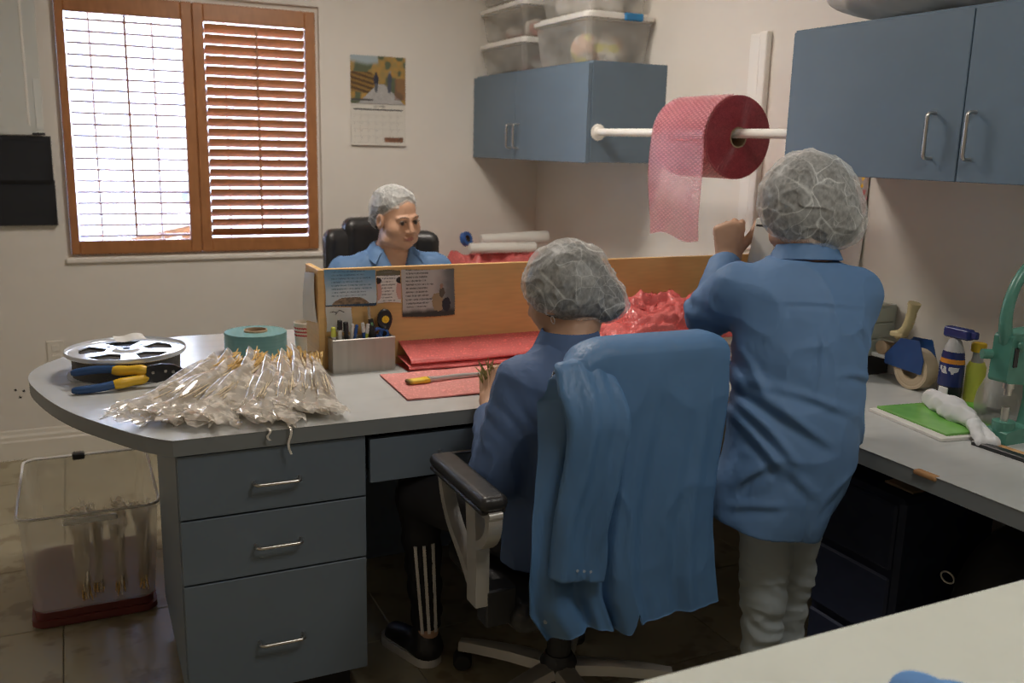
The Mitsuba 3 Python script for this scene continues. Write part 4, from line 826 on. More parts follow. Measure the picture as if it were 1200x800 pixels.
P('m_teal', lambda p, n, uv: MIX((.115, .265, .27), (.15, .315, .315), FB(p.x * 10, p.y * 10, p.z * 220, 2)), 0.38); P('m_cardboard', (.38, .27, .17), 0.7)
m = lathe([(.038, ZT), (.098, ZT), (.0995, ZT + .004), (.0995, .846), (.098, .850), (.038, .850), (.038, ZT)], 48); m.apply_translation((.515, 3.02, 0)); put('tape_roll__tape', m, 'm_teal', 40)
m = lathe([(.033, ZT), (.038, ZT), (.038, .856), (.034, .857), (.033, .853), (.033, ZT)], 32); m.apply_translation((.515, 3.02, 0)); put('tape_roll__core', m, 'm_cardboard', 40)
tag('tape_roll', 'wide teal tape roll lying flat behind the plastic bags', 'tape roll')
P('m_red_stripe', (.50, .04, .05), 0.4); P('m_cream', (.66, .62, .54), 0.4)
m = lathe([(.0, ZT), (.034, ZT), (.039, .878), (.037, .879), (.033, ZT + .004), (0, ZT + .004)], 32); m.apply_translation((.672, 2.985, 0)); put('paper_cup__cup', m, 'm_cream', 40)
for z in (.835, .847, .859):
    r = .034 + .005 * (z - ZT) / .098; m = lathe([(r, z), (r + .0006, z), (r + .0008, z + .005), (r + .0002, z + .005)], 32); m.apply_translation((.672, 2.985, 0)); put('paper_cup__stripe', m, 'm_red_stripe', 40)
tag('paper_cup', 'white cup with red stripes behind the left end of the partition', 'cup')

# ------------------------------------------------------------------ cellophane bags of dried stems
def cello_w(p, n, uv): return dr.clip(.26 + .55 * SS(.46, .74, FB(p.x * 40, p.y * 40, p.z * 40, 3)), .1, .8)
P('m_cello_film', (.84, .80, .73), 0.12, 0.9, 0.35, clearcoat=1.0, clearcoat_gloss=0.96)
scene['m_cello'] = {'type': 'blendbsdf', 'weight': mikit.proc(cello_w), 'bsdf_0': {'type': 'ref', 'id': 'm_glass'}, 'bsdf_1': {'type': 'ref', 'id': 'm_cello_film'}}
P('m_straw', lambda p, n, uv: MIX((.42, .25, .07), (.62, .43, .16), N(p.x * 90, p.y * 90, p.z * 90)), 0.7)
def bag_mesh(seed, L=.36):
    g = np.random.default_rng(seed); nu, nv = 34, 16; U = np.linspace(0, 1, nu)[:, None] * np.ones((1, nv)); A = np.ones((nu, 1)) * np.arange(nv)[None] * 2 * np.pi / nv
    w = .030 + .004 * np.sin(U * 7 + seed) + .018 * np.clip((U - .70) / .30, 0, 1) ** 1.3; th = .0075 * np.sin(np.clip(U * 1.35 + .12, 0, 1) * math.pi * .85) * (1 - .8 * np.clip((U - .6) / .4, 0, 1)) + .0022
    Q = np.stack([np.cos(A) * w * 40, U * L * 26, np.sin(A) * .8 + seed * 9], -1).reshape(-1, 3)
    n1 = (meshkit.fbm(Q * [1, .35, 1], 2, seed) - .5).reshape(nu, nv); n2 = (ridge(Q * [1.6, .8, 1.4], (1, 1, 1), seed + 3) - .5).reshape(nu, nv); fr = np.clip((U - .72) / .28, 0, 1)
    r = 1 + .55 * n1 + .25 * n2; z = th * np.sin(A) * r + .008 * n1 * (.3 + U) + fr * .007 * g.normal(size=(nu, nv)) * .5 + .003 * np.sin(U * 9 + seed); ph = np.radians(62 - 46 * U ** 1.3)
    xx = w * np.cos(A) * (1 + .10 * n2) + fr * .004 * g.normal(size=(nu, nv))
    V_ = np.stack([xx * np.cos(ph) - z * np.sin(ph), U * L + (U > .97) * .016 * g.normal(size=(nu, nv)), xx * np.sin(ph) + z * np.cos(ph) + w * np.sin(ph)], -1).reshape(-1, 3); f = []
    for i in range(nu - 1):
        for j in range(nv): a, b = i * nv + j, i * nv + (j + 1) % nv; f += [(a, b, b + nv), (a, b + nv, a + nv)]
    return trimesh.Trimesh(V_, np.array(f), process=False)
def stems_mesh(seed):
    g = np.random.default_rng(seed + 50); ms = []
    for i in range(9):
        x = g.uniform(-.010, .012); z = g.uniform(.008, .040); ms.append(tube([(x * 1.1, .01, z + .002), (x, .06, z), (x * .8 + g.normal() * .006, .27, z)], [.0020, .0018, .0013], 5))
    return cat_m(ms)
P('m_stem', lambda p, n, uv: MIX((.48, .40, .27), (.66, .58, .43), N(p.x * 90, p.y * 90, p.z * 90)), 0.7)
def heads_mesh(seed):
    g = np.random.default_rng(seed + 80); ms = []
    for i in range(10):
        x = g.uniform(-.016, .018); z = g.uniform(.012, .046); L = g.uniform(.012, .040); ms.append(tube([(x, .030, z), (x * 1.2, -.004, z + .003), (x * 1.35 + g.normal() * .003, -L, z + .006 + g.normal() * .003)], [.0015, .0030, .0014], 6))
    return cat_m(ms)
bags = [mikit.ply(bag_mesh(s), 'm_cello', True) for s in range(6)]; stems = [mikit.ply(stems_mesh(s), 'm_stem', 40) for s in range(4)]; heads = [mikit.ply(heads_mesh(s), 'm_straw', 40) for s in range(4)]
g = np.random.default_rng(5); n_bag = 30
for i in range(n_bag):
    t = i / (n_bag - 1); layer = i % 3
    bx, by = .330 + .300 * ((i * 7) % n_bag) / n_bag + g.normal() * .008, 2.60 + .10 * g.random() + .04 * math.sin(i)
    tt = ((i * 7) % n_bag) / n_bag
    fx, fy = .092 + .475 * tt + g.normal() * .015, 2.325 - .185 * min(1, tt * 1.3) + g.normal() * .016
    h0 = ZT + .010 + .006 * layer + .006 * g.random(); h1 = ZT + .009 + .005 * layer
    d = np.array([fx - bx, fy - by, h1 - h0]); L = np.linalg.norm(d); d /= L; sx = np.cross(d, [0, 0, 1.0]); sx /= np.linalg.norm(sx); up_ = np.cross(sx, d)
    a = g.normal() * .06; sx2 = sx * math.cos(a) + up_ * math.sin(a); M = np.eye(4); M[:3, 0] = sx2; M[:3, 1] = d * min(1.25, L / .34); M[:3, 2] = np.cross(sx2, d); M[:3, 3] = (bx, by, h0)
    k = 'plastic_bag' if i == 0 else f'plastic_bag_{i:03d}'
    scene[k + '__film'] = copy_of(bags[i % 6], M); scene[k + '__stems'] = copy_of(stems[i % 4], M); scene[k + '__flower_heads'] = copy_of(heads[i % 4], M)
    tag(k, 'clear cellophane bag of dried stems in the crinkled heap on the desk', 'plastic bag', 'cellophane bags heaped on the desk')
for i, (x, y, L) in enumerate([(.388, 2.146, .030), (.437, 2.145, .075)]):
    P_ = np.array([[(x + .006 * (u - .5) + .004 * math.sin(v * 7), y - .006 * math.sin(min(1, v * 3) * 1.57) + .012 * (v < .1), ZT + .006 - L * max(0, v - .1)) for v in np.linspace(0, 1, 10)] for u in (0, .5, 1)])
    put('cellophane_ribbon' if i == 0 else 'cellophane_ribbon_001', sheet(P_, .0006), 'm_cello_film', True, label=('short' if i == 0 else 'long') + ' strip of cellophane hanging over the desk edge above the top drawer', cat='ribbon')

# ------------------------------------------------------------------ red bubble wrap on the desk, brush, herbs
def bub(p, n, uv): return dr.maximum(0, dr.sin(p.x * 560 + dr.floor(p.y * 103) * 3.14) * dr.sin(p.y * 646)) + .5 * FB(p.x * 30, p.y * 30, p.z * 30, 3)
def redc(a, b): return lambda p, n, uv: MIX(a, b, FB(p.x * 22, p.y * 22, p.z * 22, 3)) * (1 + .35 * SS(.66, .8, N(p.x * 230, p.y * 230, p.z * 230)))
P('m_wrap', redc((.52, .085, .085), (.66, .15, .14)), 0.3, 0.6, bump=bub, bs=0.0016)
P('m_wrap_pale', redc((.60, .20, .185), (.70, .29, .26)), 0.35, 0.55, bump=bub, bs=0.0016)
nx, ny = 40, 24
def mat_sheet(corners, z, seed, amp=.003, thick=.004, nx=40, ny=24):
    a, b, c, d = (np.array(q, float) for q in corners); P_ = np.zeros((nx, ny, 3))
    for i, u in enumerate(np.linspace(0, 1, nx)):
        for j, v in enumerate(np.linspace(0, 1, ny)): P_[i, j, :2] = a * (1 - u) * (1 - v) + b * u * (1 - v) + c * u * v + d * (1 - u) * v
    P_[..., 2] = z + thick / 2 + .0005 + amp * noise3(P_.reshape(-1, 3), 16, seed).reshape(nx, ny); return sheet(P_, thick)
put('bubble_wrap_mat', mat_sheet([(.785, 2.283), (1.46, 2.262), (1.50, 2.560), (.797, 2.572)], ZT, 3), 'm_wrap_pale', True, label='flat pink bubble wrap sheet under the brush on the desk', cat='bubble wrap')
def fold_stack(x0, x1, y0, y1, z, layers, seed):
    ms = []
    for l in range(layers):
        zz = z + l * .019; P_ = []
        for x in np.linspace(x0 + .008 * l, x1 - .01 * l, 44):
            w = noise3(np.array([[x * 1.0, l, seed]]), 8, seed)[0] - .5; prof = [(y1, .0), (y0 + .012, .0), (y0 + .002, .003), (y0 - .002, .0085), (y0 + .002, .014), (y0 + .012, .017), (y1 - .04, .017), (y1, .017)]
            P_.append([(x, yy + .012 * w + .010 * l, zz + hz_ + (yy - y0) * .30 * (hz_ > .008) * (1 if l == layers - 1 else .25) + .005 * w) for yy, hz_ in prof])
        m = sheet(np.array(P_)); m2 = [m]; ms.append(cat_m(m2))
    return ms
for i, m in enumerate(fold_stack(.893, 1.56, 2.578, 2.700, ZT + .001, 2, 5)):
    put('folded_bubble_wrap', m, 'm_wrap', 50, label=('lower' if i == 0 else 'upper') + ' folded red bubble wrap stacked against the partition', cat='bubble wrap')
def crumple(x0, x1, y0, y1, z0, h, seed):
    nx, ny = 84, 64; X, Y = np.meshgrid(np.linspace(0, 1, nx), np.linspace(0, 1, ny), indexing='ij'); e = np.clip(np.minimum(np.minimum(X, 1 - X), np.minimum(Y, 1 - Y)) * 6, 0, 1)
    Q = np.stack([X * 3, Y * 2, X * 0], -1).reshape(-1, 3); r = (.55 * ridge(Q + .4 * np.stack([noise3(Q, 2, seed + k) for k in range(3)], -1), (1.7, 1.7, 1), seed) + .45 * ridge(Q + .25 * np.stack([noise3(Q, 4, seed + 5 + k) for k in range(3)], -1), (3.2, 5.2, 1), seed + 4)).reshape(nx, ny); b = meshkit.fbm(Q * 1.2, 3, seed + 9).reshape(nx, ny)
    Z = z0 + .003 + e * h * (.25 + .50 * b + .85 * (r - .5) + .25 * np.sin(X * 3.1)); return sheet(np.stack([x0 + (x1 - x0) * X + .02 * (b - .5), y0 + (y1 - y0) * Y + .02 * (r - .5), np.maximum(Z, z0 + .003)], -1), .004)
put('crumpled_bubble_wrap', crumple(1.36, 1.98, 2.40, 2.70, ZT, .10, 31), 'm_wrap', 60, label='crumpled red bubble wrap spread between the seated and standing women', cat='bubble wrap')
put('crumpled_bubble_wrap_001', crumple(1.60, 2.08, 2.47, 2.69, ZT + .055, .125, 47), 'm_wrap', 60, label='loose red bubble wrap on top of the heap by the partition', cat='bubble wrap')
k = 'paint_brush'; P('m_bristle', lambda p, n, uv: MIX((.10, .06, .02), (.70, .50, .06), SS(.832, .852, p.x)), 0.7); P('m_clear_handle', (.56, .55, .53), 0.15, 0.7, metal=0.3)
m = rbox(0, .052, -.016, .016, -.006, .006, .0055, 4); m.apply_transform(mat4((.832, 2.428, ZT + .014), rz=.10)); put(k + '__bristles', m, 'm_bristle', True)
m = rbox(.048, .070, -.0165, .0165, -.0065, .0065, .004, 4); m.apply_transform(mat4((.832, 2.428, ZT + .014), rz=.10)); put(k + '__ferrule', m, 'm_yellow', True)
put(k + '__handle', tube(spline([(.90, 2.435, ZT + .014), (.94, 2.439, ZT + .014), (1.00, 2.445, ZT + .013), (1.06, 2.451, ZT + .012), (1.12, 2.457, ZT + .011)], 16), np.interp(np.linspace(0, 1, 16), [0, .15, .45, .75, 1], [.010, .006, .0085, .006, .005]), 12), 'm_clear_handle', 50)
tag(k, 'paint brush with yellow bristles and clear handle on the pink sheet', 'brush')
P('m_herb', lambda p, n, uv: MIX((.20, .17, .05), (.42, .38, .16), N(p.x * 120, p.y * 120, p.z * 60)), 0.7)
g = np.random.default_rng(12); ms = []; hb = np.array([.965, 2.150, .838])
for i in range(26):
    a = g.normal(size=3) * [.38, .25, .12] + [-.22, .18, 1.0]; a /= np.linalg.norm(a); L = g.uniform(.045, .085); s = np.cross(a, g.normal(size=3)); s /= np.linalg.norm(s); w = g.uniform(.0025, .005)
    b0 = hb + g.normal(size=3) * .006; mid = b0 + a * L * .55 + s * .004; ms.append(sheet(np.array([[b0 - s * .001, b0 + s * .001], [mid - s * w, mid + s * w], [b0 + a * L - s * .0006, b0 + a * L + s * .0006]]), .0008))
put('herb_bunch__leaves', cat_m(ms), 'm_herb', kind='stuff'); put('herb_bunch__stems', cat_m([tube([hb - np.array([-.01, .0, .035]) + g.normal(size=3) * .004, hb + g.normal(size=3) * .006], .0018, 5) for _ in range(8)]), 'm_herb', kind='stuff')
tag('herb_bunch', 'small bunch of dried green herbs held by the seated woman', 'herbs')
# on the side counter by the back wall
put('bubble_wrap_heap', crumple(1.68, 2.20, 4.08, 4.50, ZT, .15, 61), 'm_wrap', 60, label='pink bubble wrap heap under the white rolls in the far corner', cat='bubble wrap')
P('m_paper_roll', (.70, .68, .63), 0.55)
def roll(key, a, b, r, label):
    a, b = np.array(a, float), np.array(b, float); d = (b - a) / np.linalg.norm(b - a); put(key, tube([a, a + d * .004, b - d * .004, b], [r - .004, r, r, r - .004], 22), 'm_paper_roll', 50, label=label, cat='paper roll')
roll('paper_roll', (1.77, 4.21, .962), (2.12, 4.17, .965), .026, 'front white paper roll on the pink bubble wrap in the far corner')
roll('paper_roll_001', (1.88, 4.32, .985), (2.24, 4.27, 1.005), .033, 'rear grey-white paper roll behind the front roll in the far corner')
put('blue_tape_roll__tape', xf(lathe([(.018, -.012), (.036, -.012), (.036, .012), (.018, .012), (.018, -.012)], 24), (1.79, 4.30, 1.0), rx=1.3, rz=.5), 'm_mblue', 40); put('blue_tape_roll__core', xf(lathe([(.0155, -.012), (.018, -.012), (.018, .012), (.0155, .012), (.0155, -.012)], 24), (1.79, 4.30, 1.0), rx=1.3, rz=.5), 'm_cap_black', 40)
tag('blue_tape_roll', 'small blue tape roll at the left end of the white rolls', 'tape roll')
# ------------------------------------------------------------------ bubble wrap roll on its rod
RX, RZ = 2.000, 1.508
def roll_bump(p, n, uv):
    a = dr.atan2(p.z - RZ, p.x - RX); return SS(.05, .6, dr.sin(a * 62 + dr.floor(p.y * 74) * 3.14) * dr.sin(p.y * 465))
def roll_col(p, n, uv):
    a = dr.atan2(p.z - RZ, p.x - RX); r = dr.sqrt(dr.square(p.z - RZ) + dr.square(p.x - RX)); side = dr.abs(n.y)
    c = MIX((.56, .13, .15), (.70, .25, .26), FB(a * 18, p.y * 18, 0, 3)); b_ = SS(.05, .6, dr.sin(a * 62 + dr.floor(p.y * 74) * 3.14) * dr.sin(p.y * 465)); c = c * (.80 + .45 * b_) * (1 + .5 * SS(.66, .8, N(a * 60, p.y * 230)))
    s = MIX((.24, .020, .032), (.42, .055, .07), N(r * 420, a * 40) * .6 + .4 * N(r * 130, a * 14)); return MIX(c, s, side)
P('m_roll', roll_col, 0.32, 0.6, bump=roll_bump, bs=0.0016)
def filmb(p):
    a = dr.select(p.z > RZ, dr.atan2(p.z - RZ, p.x - RX) * 62, p.z * 455); return SS(.05, .6, dr.sin(a + dr.floor(p.y * 74) * 3.14) * dr.sin(p.y * 465))
P('m_film_pink', lambda p, n, uv: MIX((.50, .13, .18), (.78, .42, .46), .6 * filmb(p) + .4 * FB(p.y * 30, p.z * 30, 0, 3)), 0.25, 0.6, bump=lambda p, n, uv: filmb(p), bs=0.0015)
def film_w(p, n, uv): return dr.clip(.36 + .36 * filmb(p) + .2 * (FB(p.y * 20, p.z * 20, 0, 2) - .5), .2, .95)
scene['m_film'] = {'type': 'blendbsdf', 'weight': mikit.proc(film_w), 'bsdf_0': {'type': 'ref', 'id': 'm_air'}, 'bsdf_1': {'type': 'ref', 'id': 'm_film_pink'}}
K = 'bubble_wrap_roll'; y0, y1 = 2.483, 2.785; R0 = .136
m = lathe([(.034, -.151), (R0 - .006, -.151), (R0, -.146), (R0, .146), (R0 - .006, .151), (.034, .151), (.034, -.151)], 72); m.apply_transform(mat4((RX, (y0 + y1) / 2, RZ), rx=math.pi / 2)); put(K + '__wrap', m, 'm_roll', 50)
m = lathe([(.030, -.152), (.034, -.152), (.034, .152), (.030, .152), (.030, -.152)], 36); m.apply_transform(mat4((RX, (y0 + y1) / 2, RZ), rx=math.pi / 2)); put(K + '__core', m, 'm_cardboard', 40)
P_ = []
for y in np.linspace(y0 + .002, y1 - .002, 26):
    row = [(RX - (R0 + .004) * math.sin(t), y, RZ + (R0 + .004) * math.cos(t)) for t in np.linspace(.2, math.pi / 2, 8)]
    for v in np.linspace(0.03, 1, 22): row.append((RX - R0 - .004 - .006 * math.sin(v * 5 + y * 9) + .008 * v, y + .004 * math.sin(v * 4), RZ - v * (.338 + .010 * math.sin((y - y0) * 22) + .022 * (y1 - y) / .3 * 0)))
    P_.append(row)
put(K + '__loose_sheet', sheet(np.array(P_), .003), 'm_film', True, label='translucent pink end of the roll hanging down')
tag(K, 'big red bubble wrap roll hanging on the white rod between the wall cabinets', 'bubble wrap roll')
put('rod__pipe', tube([(RX, 3.392, 1.528), (RX, 2.214, 1.519)], .0155, 18), 'm_white', 40)
for y, s in ((3.3935, -1), (2.2125, 1)):
    k = put('rod__flange', xf(lathe([(0, 0), (.034, 0), (.034, .004), (.022, .007), (.020, .014), (0, .014)], 28), (RX, y, 1.528 if s < 0 else 1.519), rx=-s * -math.pi / 2 * -1), 'm_white', 40)
    for a in (0.5, 2.6, 4.7): put(k + '__screw', xf(lathe([(0, 0), (.0035, 0), (.003, .0015), (0, .002)], 10), (RX + .027 * math.cos(a), y + s * .0045, (1.528 if s < 0 else 1.519) + .027 * math.sin(a)), rx=math.pi / 2 * (1 if s < 0 else -1)), 'm_steel', 40)
tag('rod', 'white pipe between the two blue wall cabinets carrying the red roll', 'rod')
k = 'cable_raceway'
put(k + '__channel', box(XR - .026, XR - .0005, 2.742, 2.782, 1.10, 1.892, .004), 'm_white'); put(k + '__channel', box(XR - .018, XR - .0005, 2.786, 2.846, 1.10, 1.888, .004), 'm_white')
tag(k, 'white vertical cable channel on the right wall behind the red roll', 'cable channel')

# ------------------------------------------------------------------ calendars and wall things
gx0, gx1, gz0, gzm, gz1 = 1.284, 1.568, 1.452, 1.655, 1.886
def cal_photo(p, n, uv):
    u = (p.x - gx0) / (gx1 - gx0); v = (p.z - gzm) / (gz1 - gzm); f = FB(u * 16, v * 16, 0, 3); f2 = N(u * 40, v * 40)
    c = MIX((.46, .24, .05), (.27, .22, .09), f); c = MIX(c, (.10, .12, .07), SS(.48, .62, N(u * 9 + 3, v * 6))); c = MIX(c, (.35, .42, .45), SS(.86, .98, v + .2 * (.5 - dr.abs(u - .3))) * dr.select(u < .5, 1.0, 0.0))
    left = SS(0.0, .05, .52 - u * .9 - dr.abs(v - .45) * .8); c = MIX(c, MIX((.24, .14, .04), (.09, .05, .02), dr.select(dr.sin(v * 60 + u * 20) > 0, 1.0, 0.0)), left * dr.select((v < .66) & (v > .25 - .1 * u) & (u < .42), 1.0, 0.0))
    path = dr.select((v < .42) & (dr.abs(u - .55) < .06 + .55 * (.42 - v) * 1.6), 1.0, 0.0); c = MIX(c, MIX((.36, .35, .34), (.44, .43, .42), f2), path)
    c = MIX(c, (.20, .10, .06), dr.select((u > .80) & (v < .55) & (v > .1), .7, 0.0))
    for (x, y, a, b, col) in [(.46, .50, .045, .13, (.03, .03, .05)), (.46, .34, .03, .10, (.10, .11, .13)), (.71, .54, .040, .12, (.06, .07, .10)), (.70, .36, .035, .13, (.07, .08, .11)), (.46, .64, .022, .03, (.05, .04, .04)), (.72, .68, .022, .03, (.30, .25, .22))]:
        c = dr.select(dr.square((u - x) / a) + dr.square((v - y) / b) < 1, mi.Color3f(*col), c)
    return dr.select((v < .10) & (u < .40) & (v > .06), mi.Color3f(.06, .06, .06), c)
def cal_grid(p, n, uv):
    u = (p.x - gx0) / (gx1 - gx0); v = (p.z - gz0) / (gzm - gz0); c = mi.Color3f(.64, .61, .55)
    a, b = u * 7.4 - .2, v * 5.9 - .3; fa, fb = a - dr.floor(a), b - dr.floor(b); line = dr.select((fa < .05) | (fb < .05), 1.0, 0.0) * dr.select((u > .05) & (u < .95) & (v > .05) & (v < .80), 1.0, 0.0)
    num = dr.select((fa > .12) & (fa < .32) & (fb > .66) & (fb < .88) & (N(fa * 30 + dr.floor(a) * 17, fb * 30 + dr.floor(b) * 31) > .45), 1.0, 0.0) * dr.select((u > .05) & (u < .95) & (v > .05) & (v < .80), 1.0, 0.0)
    c = MIX(c, (.36, .34, .31), line * .55 + num * .8); c = dr.select((v > .845) & (v < .88) & (u > .05) & (u < .95), mi.Color3f(.05, .05, .055), c); c = dr.select((v > .92) & (v < .955) & (dr.abs(u - .52) < .11) & (N(u * 130, v * 60) > .45), mi.Color3f(.12, .12, .12), c)
    q = (u > .60) & (u < .95) & (v > .08) & (v < .20); return dr.select(q, MIX((.28, .12, .06), (.06, .04, .03), N(u * 55, v * 30)), c)
P('m_cal_photo', cal_photo, 0.3); P('m_cal_grid', cal_grid, 0.5)
def leaf(x0, x1, z0, z1, y, cur): return sheet(np.array([[(x, y - cur * (1 - (z - z0) / (z1 - z0)) ** 2, z) for z in np.linspace(z0, z1, 8)] for x in (x0, (x0 + x1) / 2, x1)]), .0018)
put('wall_calendar__photo_page', leaf(gx0, gx1, gzm + .001, gz1, YB - .004, .004), 'm_cal_photo', True); put('wall_calendar__month_page', leaf(gx0, gx1, gz0, gzm - .001, YB - .004, .012), 'm_cal_grid', True)
put('wall_calendar__nail', xf(lathe([(0, 0), (.003, 0), (.003, .006), (0, .006)], 10), (1.42, YB, 1.878), rx=math.pi / 2), 'm_steel', 40)
tag('wall_calendar', 'wall calendar with autumn cyclists photo beside the shuttered window', 'calendar')
def pic_r(p, n, uv):
    u = (2.46 - p.y) / .24; v = (p.z - 1.27) / .135; c = MIX((.20, .14, .10), (.42, .36, .30), FB(u * 12, v * 12, 0, 3)); r = dr.sin(dr.atan2(v - .25, u - .9) * 14); c = MIX(c, (.40, .05, .05), dr.select((r > .3) & (v < .6), .75, 0.0))
    return MIX(c, (.70, .42, .04), SS(.75, .82, N(u * 9, v * 9)) * dr.select(v > .65, 1.0, 0.0))
P('m_pic_r', pic_r, 0.3)
lf = lambda z0, z1, cur: sheet(np.array([[(XR - .004 - cur * (1 - (z - z0) / (z1 - z0)) ** 2, y, z) for z in np.linspace(z0, z1, 7)] for y in (2.22, 2.34, 2.46)])[::-1], .0018)
put('wall_calendar_001__photo_page', lf(1.271, 1.403, .003), 'm_pic_r', True); put('wall_calendar_001__month_page', lf(1.10, 1.269, .008), 'm_paper', True); put('wall_calendar_001__month_page__heading', box(XR - .0125, XR - .0115, 2.235, 2.262, 1.195, 1.201), 'm_cap_black')
tag('wall_calendar_001', 'calendar on the right wall half hidden behind the standing woman\'s head', 'calendar')
# black wall pockets and the clear sheet holder left of the window
def pocket(z0, z1, x1, label):
    k = 'wall_pocket' if 'wall_pocket__front' not in scene else 'wall_pocket_001'
    put(k + '__front', sheet(np.array([[(x, YB - .020 - .022 * v - .004 * math.sin((x + .5) * 7), z0 + (z1 - z0) * v) for v in np.linspace(0, 1, 6)] for x in np.linspace(-.46, x1, 9)]), .003), 'm_pocket', True)
    put(k + '__back', box(-.46, x1, YB - .004, YB - .001, z0, z1 + .02), 'm_pocket'); put(k + '__side', box(x1 - .003, x1, YB - .040, YB - .004, z0 + .004, z1 - .004), 'm_pocket'); put(k + '__floor', box(-.46, x1, YB - .022, YB - .004, z0, z0 + .003), 'm_pocket')
    tag(k, label, 'wall pocket')
P('m_pocket', (.018, .020, .026), 0.3)
pocket(1.268, 1.438, -.066, 'upper black wall pocket left of the window'); pocket(1.072, 1.250, -.062, 'lower black wall pocket left of the window')
P('m_acrylic_white', (.70, .72, .69), 0.12, 0.8)
scene['m_frost'] = {'type': 'blendbsdf', 'weight': 0.85, 'bsdf_0': {'type': 'ref', 'id': 'm_glass'}, 'bsdf_1': {'type': 'ref', 'id': 'm_acrylic_white'}}
lh = paper_lines(-.46, 1.775, .030, -.46, -.150, 33, .62)
P('m_notice', lambda p, n, uv: MIX((.62, .62, .60), (.12, .12, .12), lh(p) * .8 * dr.select((p.z > 1.655) & (p.z < 1.76), 1.0, 0.0)), 0.5)
k = 'clear_wall_holder'
put(k + '__sheet', box(-.50, -.088, YB - .016, YB - .013, 1.462, 2.45, .001), 'm_frost'); put(k + '__strip', box(-.150, -.140, YB - .019, YB - .016, 1.50, 2.45, .001), 'm_white'); put(k + '__strip', box(-.118, -.088, YB - .019, YB - .016, 1.485, 1.70, .001), 'm_acrylic_white'); put(k + '__clip', box(-.135, -.085, YB - .022, YB - .013, 1.462, 1.472, .001), 'm_cap_black')
tag(k, 'clear plastic wall holder with a notice above the black wall pockets', 'document holder')
put('notice_sheet', box(-.49, -.155, YB - .010, YB - .008, 1.50, 1.80), 'm_notice', label='white notice with dark text lines inside the clear wall holder', cat='notice')
k = 'wall_outlet'; put(k + '__plate', box(-.150, -.075, YB - .008, YB - .0005, .43, .545, .003), 'm_trim'); put(k + '__socket', box(-.130, -.095, YB - .011, YB - .008, .495, .525, .002), 'm_trim'); put(k + '__socket', box(-.130, -.095, YB - .011, YB - .008, .45, .48, .002), 'm_trim'); tag(k, 'cream outlet plate on the back wall above the rounded desk end', 'outlet')
for x, z in ((-.290, .327), (-.257, .320), (-.273, .291)): put('wall_back__hole', xf(lathe([(0, 0), (.006, 0), (.0055, .0012), (0, .0012)], 12), (x, YB, z), rx=math.pi / 2), 'm_gap', 40)

# ------------------------------------------------------------------ totes on the wall cabinets
P('m_poly', (.66, .65, .61), 0.3, 0.5); P('m_lid', (.72, .71, .67), 0.4); P('m_latch', (.02, .20, .46), 0.35)
def poly_w(p, n, uv): return dr.clip(.17 + .2 * (FB(p.x * 6, p.y * 6, p.z * 10, 3) - .4), .08, .5)
scene['m_clear_poly'] = {'type': 'blendbsdf', 'weight': mikit.proc(poly_w), 'bsdf_0': {'type': 'ref', 'id': 'm_air'}, 'bsdf_1': {'type': 'ref', 'id': 'm_poly'}}
scene['m_clear_thin'] = {'type': 'blendbsdf', 'weight': 0.13, 'bsdf_0': {'type': 'ref', 'id': 'm_air'}, 'bsdf_1': {'type': 'ref', 'id': 'm_poly'}}
P('m_bag_white', lambda p, n, uv: MIX((.60, .57, .52), (.70, .68, .64), FB(p.x * 14, p.y * 14, p.z * 14, 3)), 0.5)
P('m_mixed', lambda p, n, uv: MIX(MIX((.70, .66, .60), (.62, .36, .22), SS(.5, .62, N(p.x * 14, p.y * 14, p.z * 14))), (.60, .55, .10), SS(.60, .68, N(p.x * 18 + 7, p.y * 18, p.z * 18))), 0.6)
P('m_mixed_red', lambda p, n, uv: MIX(MIX((.60, .55, .49), (.50, .20, .17), SS(.52, .66, N(p.x * 12, p.y * 12, p.z * 12))), (.68, .66, .62), SS(.6, .7, N(p.x * 20 + 7, p.y * 20, p.z * 20))), 0.6)
def rr(x0, x1, y0, y1, r): return Polygon([(x0 + r, y0 + r), (x1 - r, y0 + r), (x1 - r, y1 - r), (x0 + r, y1 - r)]).buffer(r, 6)
def shell(x0, x1, y0, y1, z0, z1, taper=.02, r=.03, wall=.004):
    """An open tote: rounded rectangular rings up the outside, over the rim and down the inside."""
    def ring(d, z): c = np.array(rr(x0 + d, x1 - d, y0 + d, y1 - d, max(.006, r - d * .3)).exterior.coords)[:-1]; return np.c_[c, np.full(len(c), z)]
    rows = [ring(taper + .012, z0), ring(taper, z0 + .012), ring(taper * .4, z0 + (z1 - z0) * .6), ring(0.004, z1 - .012), ring(-.004, z1 - .010), ring(-.004, z1), ring(wall, z1), ring(wall + taper * .4, z0 + (z1 - z0) * .6), ring(wall + taper, z0 + .012), ring(wall + taper + .012, z0 + wall)]
    n = len(rows[0]); v = np.vstack(rows + [rows[0].mean(0)[None], rows[-1].mean(0)[None]]); f = []
    for i in range(len(rows) - 1):
        for j in range(n): a, b = i * n + j, i * n + (j + 1) % n; f += [(a, b, b + n), (a, b + n, a + n)]
    L = len(rows) * n
    for j in range(n): f += [((j + 1) % n, j, L), (L - n + j, L - n + (j + 1) % n, L + 1)]
    return trimesh.Trimesh(v, np.array(f), process=False)
def lid(x0, x1, y0, y1, z, h=.016, r=.035): return cat_m([prism(rr(x0 - .010, x1 + .010, y0 - .010, y1 + .010, r), z - .012, z + .004), prism(rr(x0 + .012, x1 - .012, y0 + .012, y1 - .012, r), z + .004, z + h)])
